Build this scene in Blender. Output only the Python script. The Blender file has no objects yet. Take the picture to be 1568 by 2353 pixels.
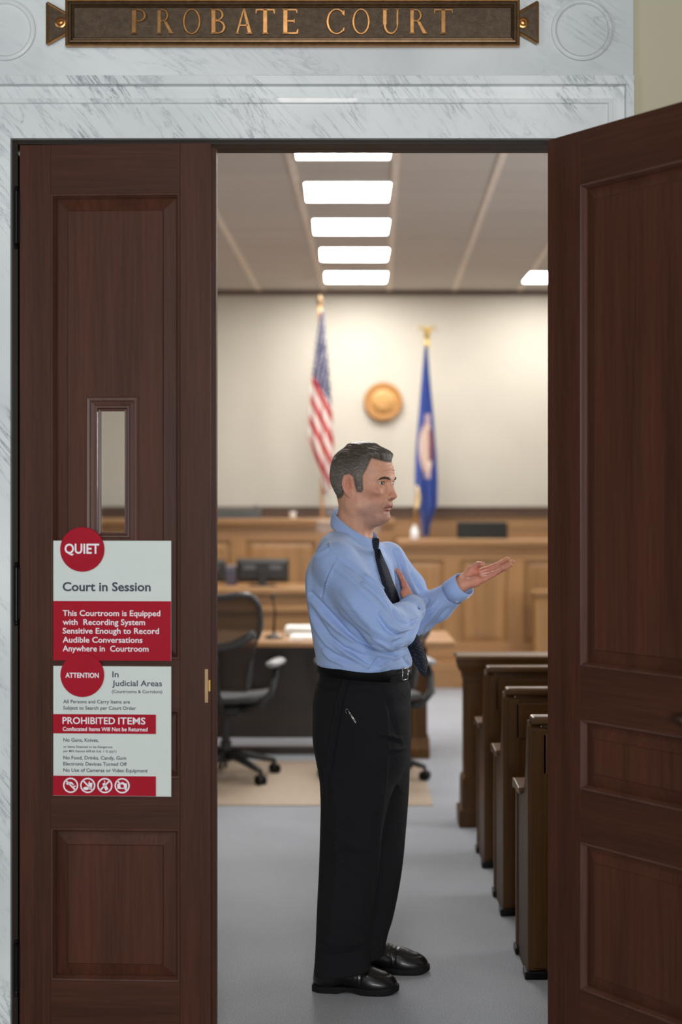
import bpy, bmesh, math, random
import numpy as np
from mathutils import Vector, Matrix
from mathutils.bvhtree import BVHTree

random.seed(7)
SC = bpy.context.scene
COL = SC.collection

# ------------------------------------------------------------------ camera, world, exposure
FPX = 3268.0            # 50 mm lens on a 36 mm tall frame of 2353 pixels
CAMH = 1.63
CX, HY = 784.0, 1155.0   # picture column of the lens axis, picture row of the horizon
cam_d = bpy.data.cameras.new('camera')
cam = bpy.data.objects.new('camera', cam_d)
COL.objects.link(cam)
cam.location = (0, 0, CAMH)
cam.rotation_euler = (math.pi / 2, 0, 0)
cam_d.sensor_fit = 'VERTICAL'
cam_d.sensor_height = 36.0
cam_d.lens = 50.0
cam_d.shift_y = -(1176.5 - HY) / 2353.0
cam_d.dof.use_dof = True
cam_d.dof.focus_distance = 4.47
cam_d.dof.aperture_fstop = 1.6
cam_d.clip_start = 0.05
SC.camera = cam

SC.view_settings.view_transform = 'Standard'
SC.view_settings.look = 'None'
SC.view_settings.gamma = 1.0
SC.view_settings.use_curve_mapping = False
SC.view_settings.exposure = 0.0
SC.cycles.use_denoising = True
SC.cycles.max_bounces = 8
SC.cycles.diffuse_bounces = 4
SC.cycles.caustics_reflective = False
SC.cycles.caustics_refractive = False
SC.cycles.sample_clamp_indirect = 6.0

world = bpy.data.worlds.new('world')
SC.world = world
world.use_nodes = True
wb = world.node_tree.nodes['Background']
wb.inputs[0].default_value = (0.80, 0.90, 1.0, 1)
wb.inputs[1].default_value = 0.07


def area_light(name, loc, target, sx, sy, power, color):
    d = bpy.data.lights.new(name, 'AREA')
    d.shape = 'RECTANGLE'
    d.size, d.size_y = sx, sy
    d.energy = power
    d.color = color
    o = bpy.data.objects.new(name, d)
    COL.objects.link(o)
    o.location = loc
    o.rotation_euler = (Vector(target) - Vector(loc)).to_track_quat('-Z', 'Y').to_euler()
    return o


# corridor: ceiling fitting above the doorway and daylight from a window far to the left
area_light('corridor_ceiling_lamp', (-0.12, 1.0, 3.67), (-0.12, 1.6, 0), 0.40, 0.18, 30, (1.0, 0.97, 0.92))
area_light('corridor_fill_light', (0.7, -5.5, 1.75), (0.2, 4.5, 1.5), 2.6, 1.5, 440, (0.96, 0.98, 1.0))  # added frontal fill behind the camera, stands for no known window
area_light('corridor_window_light', (-3.6, 0.6, 2.3), (0.4, 4.3, 1.6), 1.4, 2.0, 40, (0.78, 0.88, 1.0))
# daylight from the courtroom's own windows on its right-hand wall, and the ceiling panels
area_light('courtroom_window_light', (4.7, 7.2, 2.5), (0.0, 6.6, 1.2), 2.6, 1.6, 150, (0.97, 0.98, 1.0))
PANEL_E = 35.0


def srgb(r, g, b):
    def f(c):
        c /= 255.0
        return c / 12.92 if c <= 0.04045 else ((c + 0.055) / 1.055) ** 2.4
    return (f(r), f(g), f(b))


def at(px, py, Y):
    """world point seen at picture pixel (px, py) at distance Y"""
    return Vector(((px - CX) / FPX * Y, Y, CAMH + (HY - py) / FPX * Y))


def ax(px, Y):
    return (px - CX) / FPX * Y


def az(py, Y):
    return CAMH + (HY - py) / FPX * Y


# ------------------------------------------------------------------ materials
class NT:
    def __init__(self, name):
        self.m = bpy.data.materials.new(name)
        self.m.use_nodes = True
        self.t = self.m.node_tree
        self.b = self.t.nodes['Principled BSDF']

    def n(self, typ, **kw):
        nd = self.t.nodes.new(typ)
        for k, v in kw.items():
            if k.startswith('i_'):
                nd.inputs[k[2:].replace('_', ' ')].default_value = v
            else:
                setattr(nd, k, v)
        return nd

    def l(self, a, b):
        self.t.links.new(a, b)

    def coords(self, scale=(1, 1, 1), rot=(0, 0, 0), kind='Object'):
        tc = self.n('ShaderNodeTexCoord')
        mp = self.n('ShaderNodeMapping')
        mp.inputs['Scale'].default_value = scale
        mp.inputs['Rotation'].default_value = rot
        self.l(tc.outputs[kind], mp.inputs['Vector'])
        return mp.outputs['Vector']

    def noise(self, vec, scale, detail=4, rough=0.55, dist=0.0):
        nd = self.n('ShaderNodeTexNoise')
        nd.inputs['Scale'].default_value = scale
        nd.inputs['Detail'].default_value = detail
        nd.inputs['Roughness'].default_value = rough
        nd.inputs['Distortion'].default_value = dist
        self.l(vec, nd.inputs['Vector'])
        return nd.outputs['Fac']

    def ramp(self, fac, stops):
        r = self.n('ShaderNodeValToRGB')
        e = r.color_ramp.elements
        while len(e) < len(stops):
            e.new(0.5)
        for k, (p, c) in enumerate(stops):
            e[k].position = p
            e[k].color = (*c, 1) if len(c) == 3 else c
        self.l(fac, r.inputs['Fac'])
        return r.outputs['Color']

    def mix(self, fac, a, b, mode='MIX'):
        m = self.n('ShaderNodeMix', data_type='RGBA', blend_type=mode)
        for s, v in ((m.inputs[0], fac), (m.inputs[6], a), (m.inputs[7], b)):
            if hasattr(v, 'links'):
                self.l(v, s)
            elif isinstance(v, (int, float)):
                s.default_value = v
            else:
                s.default_value = (*v, 1)
        return m.outputs[2]

    def bump(self, h, strength=0.2, dist=0.01):
        b = self.n('ShaderNodeBump')
        b.inputs['Strength'].default_value = strength
        b.inputs['Distance'].default_value = dist
        self.l(h, b.inputs['Height'])
        self.l(b.outputs['Normal'], self.b.inputs['Normal'])

    def base(self, c):
        if hasattr(c, 'links'):
            self.l(c, self.b.inputs['Base Color'])
        else:
            self.b.inputs['Base Color'].default_value = (*c, 1)

    def set(self, rough=0.5, metal=0.0, coat=0.0, spec=0.5, sheen=0.0, sss=0.0):
        self.b.inputs['Roughness'].default_value = rough
        self.b.inputs['Metallic'].default_value = metal
        self.b.inputs['Coat Weight'].default_value = coat
        self.b.inputs['Specular IOR Level'].default_value = spec
        self.b.inputs['Sheen Weight'].default_value = sheen
        if sss:
            self.b.inputs['Subsurface Weight'].default_value = sss
            self.b.inputs['Subsurface Radius'].default_value = (0.012, 0.005, 0.003)
            self.b.inputs['Subsurface Scale'].default_value = 0.5
        return self.m


def plain(name, c, rough=0.5, metal=0.0, coat=0.0, spec=0.5, var=0.12, nscale=18.0, bump=0.0, sheen=0.0):
    t = NT(name)
    v = t.coords()
    f = t.noise(v, nscale, 5)
    lo = tuple(x * (1 - var) for x in c)
    hi = tuple(min(1, x * (1 + var)) for x in c)
    t.base(t.ramp(f, [(0.3, lo), (0.7, hi)]))
    if bump:
        t.bump(t.noise(v, nscale * 8, 3), bump, 0.004)
    return t.set(rough, metal, coat, spec, sheen)


def wood(name, dark, light, axis='z', grain=90.0, rough=0.38, coat=0.15, bump=0.06, broad=2.2, spec=.5):
    t = NT(name)
    s = {'z': (1, 1, 0.035), 'x': (0.035, 1, 1), 'y': (1, 0.035, 1)}[axis]
    v = t.coords(s)
    fine = t.noise(v, grain, 6, 0.65)
    wide = t.noise(v, broad * 4, 3, 0.5, 0.6)
    c1 = t.ramp(fine, [(0.30, dark), (0.72, light)])
    c2 = t.ramp(wide, [(0.3, tuple(x * 0.78 for x in dark)), (0.7, tuple(min(1, x * 1.12) for x in light))])
    t.base(t.mix(0.45, c1, c2))
    t.bump(fine, bump, 0.002)
    return t.set(rough, 0, coat, spec)


def emit(name, c, s):
    t = NT(name)
    t.base(c)
    t.b.inputs['Emission Color'].default_value = (*c, 1)
    t.b.inputs['Emission Strength'].default_value = s
    return t.m


# ------------------------------------------------------------------ mesh builder
class MB:
    def __init__(self):
        self.v, self.f, self.fm = [], [], []

    def add(self, vs, fs, mi=0):
        o = len(self.v)
        self.v += [tuple(p) for p in vs]
        self.f += [tuple(i + o for i in q) for q in fs]
        self.fm += [mi] * len(fs)
        return self

    def box(self, x0, x1, y0, y1, z0, z1, mi=0):
        x0, x1 = min(x0, x1), max(x0, x1)
        y0, y1 = min(y0, y1), max(y0, y1)
        z0, z1 = min(z0, z1), max(z0, z1)
        vs = [(x, y, z) for z in (z0, z1) for y in (y0, y1) for x in (x0, x1)]
        return self.add(vs, [(0, 2, 3, 1), (4, 5, 7, 6), (0, 1, 5, 4), (2, 6, 7, 3), (0, 4, 6, 2), (1, 3, 7, 5)], mi)

    def prism(self, poly, a0, a1, axis='y', mi=0):
        """poly: list of 2-D points; axis y: (x,z), axis x: (y,z), axis z: (x,y)"""
        def p3(p, a):
            return {'y': (p[0], a, p[1]), 'x': (a, p[0], p[1]), 'z': (p[0], p[1], a)}[axis]
        n = len(poly)
        vs = [p3(p, a0) for p in poly] + [p3(p, a1) for p in poly]
        fs = [tuple(range(n)), tuple(range(2 * n - 1, n - 1, -1))]
        fs += [(i, i + n, (i + 1) % n + n, (i + 1) % n) for i in range(n)]
        return self.add(vs, fs, mi)

    def loft(self, rings, closed=True, caps=True, mi=0):
        n = len(rings[0])
        vs = [p for r in rings for p in r]
        fs = []
        for k in range(len(rings) - 1):
            for i in range(n if closed else n - 1):
                j = (i + 1) % n
                fs.append((k * n + i, k * n + j, (k + 1) * n + j, (k + 1) * n + i))
        if caps and closed:
            fs.append(tuple(range(n - 1, -1, -1)))
            fs.append(tuple((len(rings) - 1) * n + i for i in range(n)))
        return self.add(vs, fs, mi)

    def tube(self, path, r, n=10, flat=1.0, up=(0, 0, 1), mi=0):
        path = [Vector(p) for p in path]
        rs = r if isinstance(r, (list, tuple)) else [r] * len(path)
        rings = []
        upv = Vector(up)
        for k, p in enumerate(path):
            d = (path[min(k + 1, len(path) - 1)] - path[max(k - 1, 0)]).normalized()
            u = upv if abs(d.dot(upv)) < 0.95 else Vector((1, 0, 0)) if abs(d.x) < 0.9 else Vector((0, 1, 0))
            s = d.cross(u).normalized()
            u2 = s.cross(d).normalized()
            rings.append([tuple(p + s * (math.cos(2 * math.pi * i / n) * rs[k]) + u2 * (math.sin(2 * math.pi * i / n) * rs[k] * flat)) for i in range(n)])
        return self.loft(rings, mi=mi)

    def lathe(self, prof, c=(0, 0, 0), axis='z', n=24, mi=0):
        """prof: list of (radius, height)"""
        rings = []
        for r, h in prof:
            ring = []
            for i in range(n):
                a = 2 * math.pi * i / n
                x, y = max(r, 1e-5) * math.cos(a), max(r, 1e-5) * math.sin(a)
                p = {'z': (x, y, h), 'y': (x, h, -y), 'x': (h, x, y)}[axis]
                ring.append((p[0] + c[0], p[1] + c[1], p[2] + c[2]))
            rings.append(ring)
        return self.loft(rings, mi=mi)

    def ball(self, c, r, n=16, mi=0):
        r = (r, r, r) if isinstance(r, (int, float)) else r
        rings = []
        for k in range(n // 2 + 1):
            t = math.pi * k / (n // 2)
            s = max(math.sin(t), 1e-4)
            rings.append([(c[0] + r[0] * s * math.cos(2 * math.pi * i / n), c[1] + r[1] * s * math.sin(2 * math.pi * i / n), c[2] - r[2] * math.cos(t)) for i in range(n)])
        return self.loft(rings, mi=mi)

    def ring_frame(self, x0, x1, z0, z1, prof, mi=0):
        """picture-frame moulding: prof is a list of (inset, y); mitred corners, open ring of profile strips"""
        rings = []
        for ins, y in prof:
            rings.append([(x0 + ins, y, z0 + ins), (x1 - ins, y, z0 + ins), (x1 - ins, y, z1 - ins), (x0 + ins, y, z1 - ins)])
        return self.loft(rings, caps=False, mi=mi)

    def xf(self, M):
        self.v = [tuple(M @ Vector(p)) for p in self.v]
        return self


def root_loc(o):
    p = Vector((0, 0, 0))
    while o is not None:
        p += Vector(o.location)
        o = o.parent
    return p


def build(name, mb, mats, parent=None, bevel=0.0, smooth=False, world=True, seg=2, subsurf=0, fixn=True):
    """link the collected geometry as one mesh object; with world=True its coordinates are world ones"""
    me = bpy.data.meshes.new(name)
    off = root_loc(parent) if (parent is not None and world) else Vector((0, 0, 0))
    me.from_pydata([tuple(Vector(p) - off) for p in mb.v], [], mb.f)
    if not isinstance(mats, (list, tuple)):
        mats = [mats]
    for m in mats:
        me.materials.append(m)
    if any(mb.fm):
        me.polygons.foreach_set('material_index', mb.fm)
    if fixn:
        bm = bmesh.new()
        bm.from_mesh(me)
        bmesh.ops.recalc_face_normals(bm, faces=bm.faces)
        bm.to_mesh(me)
        bm.free()
    if smooth:
        me.polygons.foreach_set('use_smooth', [True] * len(me.polygons))
    o = bpy.data.objects.new(name, me)
    COL.objects.link(o)
    if parent is not None:
        o.parent = parent
    if bevel:
        b = o.modifiers.new('bevel', 'BEVEL')
        b.width = bevel
        b.segments = seg
        b.limit_method = 'ANGLE'
        b.angle_limit = math.radians(40)
    if subsurf:
        s = o.modifiers.new('subsurf', 'SUBSURF')
        s.levels = s.render_levels = subsurf
    return o


def tag(o, label=None, cat=None, group=None, kind=None):
    for k, v in (('label', label), ('category', cat), ('group', group), ('kind', kind)):
        if v:
            o[k] = v
    return o


def thing(name, loc, label=None, cat=None, group=None, kind=None, rz=0.0):
    o = bpy.data.objects.new(name, None)
    o.empty_display_size = 0.1
    COL.objects.link(o)
    o.location = loc
    o.rotation_euler = (0, 0, rz)
    return tag(o, label, cat, group, kind)


def structure(name, mb, mats, label=None, **kw):
    o = build(name, mb, mats, **kw)
    return tag(o, label, None, None, 'structure')


def copy_tree(o, parent=None):
    c = o.copy()
    COL.objects.link(c)
    c.parent = parent
    for ch in list(o.children):
        copy_tree(ch, c)
    return c
# ------------------------------------------------------------------ materials of the building
M_door_v = wood('mahogany_upright', srgb(50, 27, 18), srgb(84, 48, 33), 'z', 120, .44, .03, spec=.16)
M_door_h = wood('mahogany_level', srgb(48, 27, 18), srgb(82, 47, 32), 'x', 120, .44, .03, spec=.16)
M_door_m = wood('mahogany_moulding', srgb(58, 35, 27), srgb(96, 60, 47), 'z', 140, .32, .2)
M_frame = plain('dark_bronze_frame', srgb(36, 27, 20), .45, 0, spec=.2, nscale=60, bump=.05)
M_black = plain('black_metal', srgb(28, 27, 26), .3, .7)
M_oak = wood('oak_upright', srgb(132, 94, 56), srgb(178, 134, 86), 'z', 70, .42, .1)
M_oak_h = wood('oak_level', srgb(134, 96, 60), srgb(180, 136, 90), 'x', 70, .38, .15)
M_oak_d = wood('oak_dark', srgb(74, 52, 38), srgb(104, 76, 58), 'x', 70, .42, .1)
M_pew = wood('walnut_upright', srgb(56, 35, 14), srgb(92, 61, 27), 'z', 90, .45, .0, spec=.2)
M_pew_h = wood('walnut_level', srgb(58, 37, 16), srgb(96, 65, 32), 'x', 90, .34, .0, spec=.35)
M_wall = plain('cream_paint', srgb(198, 192, 178), .85, nscale=3, var=.02)
M_plaster = plain('corridor_plaster', srgb(186, 178, 150), .85, nscale=3, var=.03)
M_white = plain('white_plastic', srgb(232, 232, 230), .45, var=.02)
M_brass = plain('brass', srgb(196, 158, 92), .3, 1.0)
M_paper = plain('white_paper', srgb(238, 236, 230), .7, var=.02)


def marble(name, ang, k=1.0):
    t = NT(name)
    v = t.coords((1, 1, 1), (0, ang, 0))
    big = t.noise(v, 1.6, 4, .55, .4)
    mp = t.n('ShaderNodeMapping')
    mp.inputs['Scale'].default_value = (11, 11, 1.6)
    t.l(v, mp.inputs['Vector'])
    vein = t.noise(mp.outputs['Vector'], 1.5, 7, .66, 1.3)
    # veins: thin band around the middle of the noise
    m1 = t.n('ShaderNodeMath', operation='SUBTRACT')
    t.l(vein, m1.inputs[0])
    m1.inputs[1].default_value = .5
    m2 = t.n('ShaderNodeMath', operation='ABSOLUTE')
    t.l(m1.outputs[0], m2.inputs[0])
    thin = t.ramp(m2.outputs[0], [(0.0, (1, 1, 1)), (0.018, (.25, .25, .25)), (0.06, (0, 0, 0))])
    mask = t.ramp(t.noise(v, 3.2, 4, .6), [(.44, (0, 0, 0)), (.66, (k, k, k))])
    am = t.mix(1.0, thin, mask, 'MULTIPLY')
    base = t.ramp(big, [(.3, srgb(196, 199, 197)), (.7, srgb(224, 226, 223))])
    t.base(t.mix(t.n('ShaderNodeMath', operation='MULTIPLY').outputs[0] if False else am, base, srgb(98, 108, 118)))
    return t.set(.34, 0, .05, .4)


M_marble = marble('white_marble', math.radians(38))
M_marble2 = marble('white_marble_smooth', math.radians(60), .45)


def carpet_mat():
    t = NT('grey_carpet')
    v = t.coords()
    f = t.noise(v, 260, 3, .7)
    g = t.noise(v, 2.2, 3)
    c = t.ramp(f, [(.34, srgb(92, 96, 104)), (.66, srgb(190, 195, 205))])
    t.base(t.mix(1.0, c, t.ramp(g, [(.3, (.9, .9, .9)), (.7, (1.06, 1.06, 1.06))]), 'MULTIPLY'))
    t.bump(f, .8, .006)
    return t.set(.8, 0, 0, .3, .6)


M_carpet = carpet_mat()


def ceil_mat():
    t = NT('ceiling_panel')
    v = t.coords((.35, 3.2, 1))
    g = t.noise(v, 1.4, 2)
    f = t.noise(t.coords(), 140, 3)
    c = t.ramp(g, [(.3, srgb(198, 194, 189)), (.7, srgb(208, 203, 197))])
    t.base(t.mix(.25, c, t.ramp(f, [(.3, srgb(182, 172, 160)), (.6, srgb(220, 210, 198))])))
    return t.set(.9, 0, 0, .2)


M_ceil = ceil_mat()

# ------------------------------------------------------------------ the setting
YD = 4.08               # face of the closed left leaf
SD = FPX / YD           # pixels per metre there
YM = 4.045              # face of the marble surround
ZC = 3.78               # courtroom ceiling
YB = 14.43              # courtroom back wall
YW0, YW1 = 4.10, 4.28   # doorway wall
XL, XR = -5.2, 5.0


def dx(px):
    return ax(px, YD)


def dz(py):
    return az(py, YD)


structure('floor', MB().box(-7, 7, -3.5, 15.2, -0.12, 0), M_carpet, 'grey cut-pile carpet running from the doorway through the courtroom')
structure('ceiling', MB().box(XL - .1, XR + .1, YW0, YB + .2, ZC, ZC + .12), M_ceil, 'grey suspended ceiling of long panels with light grid lines')
structure('wall_back', MB().box(XL - .1, XR + .1, YB, YB + .15, 0, ZC), M_wall, 'cream painted wall behind the judge bench')
structure('wall_left', MB().box(XL - .15, XL, YW1, YB, 0, ZC), M_wall, 'cream side wall of the courtroom')
structure('wall_right', MB().box(XR, XR + .15, YW1, YB, 0, ZC), M_wall, 'cream side wall of the courtroom behind the pews')
# doorway wall: three blocks round the opening
ox0, ox1, oz = dx(28), dx(1320), dz(322)
mb = MB()
mb.box(XL - .1, ox0 - .01, YW0, YW1, 0, 4.6)
mb.box(ox1 + .01, XR + .1, YW0, YW1, 0, 4.6)
mb.box(ox0 - .01, ox1 + .01, YW0, YW1, 2.705, 4.6)
structure('wall_front', mb, M_wall, 'wall between corridor and courtroom')
# ceiling grid lines run into the room
th = .026
for k in range(-4, 5):
    xb = ax(745 + 149.5 * k, YB)
    xa = xb - math.tan(th) * (YB - YW1)
    mb = MB()
    w = .022
    mb.add([(xa - w, YW1, ZC - .006), (xa + w, YW1, ZC - .006), (xb + w, YB, ZC - .006), (xb - w, YB, ZC - .006),
            (xa - w, YW1, ZC + .002), (xa + w, YW1, ZC + .002), (xb + w, YB, ZC + .002), (xb - w, YB, ZC + .002)],
           [(0, 3, 2, 1), (4, 5, 6, 7), (0, 1, 5, 4), (1, 2, 6, 5), (2, 3, 7, 6), (3, 0, 4, 7)])
    structure('trim_%d' % (k + 5), mb, plain('grid_rail', srgb(242, 230, 216), .6) if k == -4 else bpy.data.materials['grid_rail'], 'pale ceiling grid rail')
structure('trim_10', MB().box(XL, XR, YB - .03, YB, ZC - .045, ZC), M_oak_d, 'dark wooden cornice where back wall meets ceiling')

# wainscot of the back wall
mb = MB()
zr1, zr0 = az(1164, YB), az(1188, YB)
mb.box(XL, XR, YB - .05, YB, zr0, zr1)
mb.box(XL, XR, YB - .065, YB, zr1 - .03, zr1)
structure('trim_11', mb, M_oak_d, 'dark brown wainscot rail along the back wall', bevel=.006)
structure('trim_12', MB().box(XL, XR, YB - .03, YB, 0, zr0), M_oak_h, 'brown wainscot panelling below the rail')

# ---- marble surround (corridor side)
X0, X1 = dx(-104), dx(1452)
zt = dz(182)
mb = MB()
mb.box(X0, X1, YM + .004, YW0, zt + .0012, 4.2)
structure('trim_13', mb, M_marble2, 'white marble frieze block above the doorway', bevel=.002)
# architrave, profile from the outer edge to the opening: (distance in, y)
ex0, ex1 = X0, X1
prof = [(0, YW0), (0, YM - .001), (.024, YM - .001), (.027, YM + .015), (.060, YM + .018), (.063, YM + .007), (.0755, YM + .007), (.0785, YM + .013), (.176, YM + .013), (.176, YW0 + .05)]
def archi(mb):
    rings = []
    for i, y in prof:
        s = i
        xo0, xo1 = X0 + s * (ox0 - X0) / .176, X1 - s * (X1 - ox1) / .176
        zo = zt - s * (zt - oz) / .176
        rings.append([(xo0, y, 0.0), (xo0, y, zo), (xo1, y, zo), (xo1, y, 0.0)])
    n = 4
    vs = [p for r in rings for p in r]
    fs = []
    for k in range(len(rings) - 1):
        for i in range(3):
            fs.append((k * n + i, k * n + i + 1, (k + 1) * n + i + 1, (k + 1) * n + i))
    mb.add(vs, fs)
    return mb
o = structure('trim_14', archi(MB()), M_marble, 'veined white marble architrave round the doorway', fixn=True)
# raised rings on the frieze
for cx_, n in ((1339, 15), (10, 16)):
    c = at(cx_, 68, YM)
    mb = MB()
    R1, R2 = 72 / SD, 57 / SD
    mb.lathe([(R1, .010), (R1 - .002, -.006), (R1 - .010, -.009), (R2 + .006, -.008), (R2 + .002, -.003), (R2, .002), (R2 - .004, -.001), (.02, -.001), (.0, -.001)], (c.x, YM + .004, c.z), 'y', 64)
    structure('trim_%d' % n, mb, M_marble2, 'round carved marble disc on the frieze', smooth=False, bevel=.0015)
structure('wall_corridor', MB().box(X1 + .002, 4.0, YM + .02, YW0, 0, 4.2), M_plaster, 'beige plaster wall right of the marble surround')
structure('wall_side', MB().box(-4.0, X0 - .002, YM + .02, YW0, 0, 4.2), M_plaster, 'beige plaster wall beyond the marble surround')

# door frame lining
mb = MB()
fy0, fy1 = YM + .034, 4.18
mb.box(ox0, dx(41), fy0, fy1, 0, oz)
mb.box(dx(1307), ox1, fy0, fy1, 0, oz)
mb.box(dx(41), dx(1307), fy0, fy1, dz(332), 2.72)
mb.box(dx(41), dx(1307), YD + .056, fy1, az(352, 4.18), dz(331))
mb.box(dx(41), dx(60), YD + .06, fy1, 0, dz(345))
structure('trim_17', mb, M_frame, 'dark bronze-coloured door frame', bevel=.003)


# ---- door leaves
def leaf_parts(root, W, zs, stile_l, stile_r, cuts, glass=None, T=.048):
    """local coordinates: x along the leaf, y depth (face at 0), z up.  cuts: list of (z0, z1) panel openings"""
    z0, z1 = zs
    build('stile', MB().box(0, stile_l, 0, T, z0, z1), M_door_v, root, .0015, world=False)
    build('stile', MB().box(W - stile_r, W, 0, T, z0, z1), M_door_v, root, .0015, world=False)
    edges = [z0]
    for a, b in sorted(cuts):
        edges += [a, b]
    edges.append(z1)
    for k in range(0, len(edges), 2):
        build('rail', MB().box(stile_l, W - stile_r, .0004, T, edges[k], edges[k + 1]), M_door_h, root, .0008, world=False)
    a, b = stile_l, W - stile_r
    for z_a, z_b in cuts:
        m = .013
        # sticking
        fr = MB().ring_frame(a, b, z_a, z_b, [(-.001, .004), (0, -.001), (.003, -.0035), (.006, -.002), (.009, .004), (m, .012), (m + .001, .02)])
        build('moulding', fr, M_door_m, root, world=False, smooth=False)
        # raised and fielded panel, bevelled border
        bv = .036
        pa, pb, qa, qb = a + m - .001, b - m + .001, z_a + m - .001, z_b - m + .001
        def field(lo_x, hi_x, lo_z, hi_z):
            pass
        hole = glass if (glass and z_a < glass[2] < z_b) else None
        P = MB()
        ring0 = [(pa, .0165, qa), (pb, .0165, qa), (pb, .0165, qb), (pa, .0165, qb)]
        ring1 = [(pa + bv, .006, qa + bv), (pb - bv, .006, qa + bv), (pb - bv, .006, qb - bv), (pa + bv, .006, qb - bv)]
        ring2 = [(pa + bv + .002, .003, qa + bv + .002), (pb - bv - .002, .003, qa + bv + .002), (pb - bv - .002, .003, qb - bv - .002), (pa + bv + .002, .003, qb - bv - .002)]
        P.loft([ring0, ring1, ring2], caps=False)
        if hole:
            hx0, hx1, hz0, hz1 = hole
            ring3 = [(hx0, .003, hz0), (hx1, .003, hz0), (hx1, .003, hz1), (hx0, .003, hz1)]
            ring4 = [(hx0, T, hz0), (hx1, T, hz0), (hx1, T, hz1), (hx0, T, hz1)]
            rb = [(pa, T - .004, qa), (pb, T - .004, qa), (pb, T - .004, qb), (pa, T - .004, qb)]
            P.loft([ring2, ring3, ring4, rb], caps=False)
        else:
            P.add(ring2, [(0, 1, 2, 3)])
            rb = [(pa, T - .01, qa), (pb, T - .01, qa), (pb, T - .01, qb), (pa, T - .01, qb)]
            P.add(rb, [(3, 2, 1, 0)])
        build('panel', P, M_door_v, root, world=False, fixn=False)
        o_ = root.children[-1]


# left leaf, a few degrees ajar
LA = -math.radians(2.5)
DL = thing('door_1', (dx(45), YD, 0), 'narrow closed mahogany door leaf with notices and a slim window', None, None, 'structure', LA)
def lx(px):
    return (px - 45) / SD
W1 = lx(487)
zpan = [(dz(1514), dz(446)), (dz(1786), dz(1628)), (dz(2252), dz(1901))]
gl = (lx(215), lx(304), dz(1241), dz(927))
leaf_parts(DL, W1, (.012, dz(333)), lx(117), W1 - lx(416), zpan, gl)
# window casing and pane
fr = MB().ring_frame(lx(199), lx(320), dz(1256), dz(912), [(0, .006), (.0, -.001), (.004, -.0035), (.011, -.003), (.014, .0), (.024, .004), (.027, .001), (.032, .001), (.035, .008), (.041, .010), (.0415, .016), (.035, .018)])
build('window_casing', fr, M_door_m, DL, world=False)
t = NT('window_glass')
t.base((.9, .92, .92))
t.b.inputs['Transmission Weight'].default_value = 1.0
t.b.inputs['IOR'].default_value = 1.45
M_glass = t.set(.02)
tb = MB().box(lx(229), lx(293), .020, .0204, dz(1230), dz(940))
g_ = build('window_pane', tb, M_glass, DL, world=False)
# rebate strip on the meeting edge
build('astragal', MB().box(W1 - .004, lx(497), .020, .052, .012, dz(340)), M_door_v, DL, .002, world=False)
# brass face plate with latch
lp = build('latch_plate', MB().box(lx(473), lx(481), -.0016, .006, dz(1612), dz(1535)), plain('old_brass', srgb(150, 120, 88), .45, .8), DL, .0006, world=False)
build('latch_bolt', MB().box(lx(481.5), lx(486.5), -.004, .004, dz(1586), dz(1560)), M_brass, lp, .001, world=False)
for y0, y1 in ((428, 573), (1291, 1438), (2158, 2290)):
    m = MB()
    za, zb = dz(y1), dz(y0)
    r = .0070
    hx, hy = lx(38), -.004
    m.lathe([(0, za), (.004, za + .001), (.0065, za + .006), (.0045, za + .011), (.008, za + .014), (r, za + .017), (r, zb - .017), (.008, zb - .014), (.0045, zb - .011), (.0065, zb - .006), (.004, zb - .001), (0, zb)], (hx, hy, 0), 'z', 18)
    m.box(lx(40), lx(47), .0, .004, za + .02, zb - .02)
    build('hinge', m, M_black, DL, world=False, smooth=False)

# right leaf, swung wide open into the corridor: its hinge edge is at the jamb, we see the courtroom side
RA = math.atan2(-FPX, 2416.0)        # direction of the leaf away from the hinge, seen from above
p0 = at(1259, 322, YD / 1.016)
DR = thing('door_2', (p0.x, p0.y, 0), 'wide mahogany door leaf standing open into the corridor', None, None, 'structure', RA)
W2 = 1.02
zz = lambda py: CAMH + (HY - py) / (FPX / (YD / 1.043))
zp2 = [(zz(1531), zz(424)), (zz(1814), zz(1652)), (zz(2275), zz(1934))]
st = .1265
# local y points to the wall side so that the seen face lies at y = 0
leaf_parts(DR, W2, (.012, CAMH + (HY - 322) / (FPX / (YD / 1.016))), st, .13, zp2)
hb = MB()
hz = 1.63 - 493 / (FPX / YD * 1.122)
xh = .505
hb.tube([(xh - .01, -.004, hz), (xh - .004, -.030, hz), (xh + .03, -.040, hz), (xh + .40, -.040, hz), (xh + .43, -.030, hz), (xh + .436, -.004, hz)], [.012, .013, .012, .012, .013, .012], 14, 1.25)
build('push_bar', hb, plain('satin_bronze', srgb(120, 96, 74), .35, .9), DR, world=False, smooth=True)
# ------------------------------------------------------------------ implicit surfaces for the person
def smin(a, b, k):
    if k <= 0:
        return np.minimum(a, b)
    h = np.clip(0.5 + 0.5 * (b - a) / k, 0, 1)
    return b + (a - b) * h - k * h * (1 - h)


def smax(a, b, k):
    return -smin(-a, -b, k)


def s_ball(P, c, r):
    return np.linalg.norm(P - np.asarray(c, dtype=P.dtype), axis=1) - r


def s_ell(P, c, r, R=None):
    q = P - np.asarray(c, dtype=P.dtype)
    if R is not None:
        q = q @ np.asarray(R, dtype=P.dtype)
    r = np.asarray(r, dtype=P.dtype)
    k0 = np.linalg.norm(q / r, axis=1)
    k1 = np.linalg.norm(q / (r * r), axis=1) + 1e-9
    return k0 * (k0 - 1.0) / k1


def s_cone(P, a, b, ra, rb):
    a = np.asarray(a, dtype=P.dtype)
    b = np.asarray(b, dtype=P.dtype)
    ab = b - a
    t = np.clip(((P - a) @ ab) / (ab @ ab + 1e-12), 0, 1)
    return np.linalg.norm(P - a - t[:, None] * ab, axis=1) - (ra + (rb - ra) * t)


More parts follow.
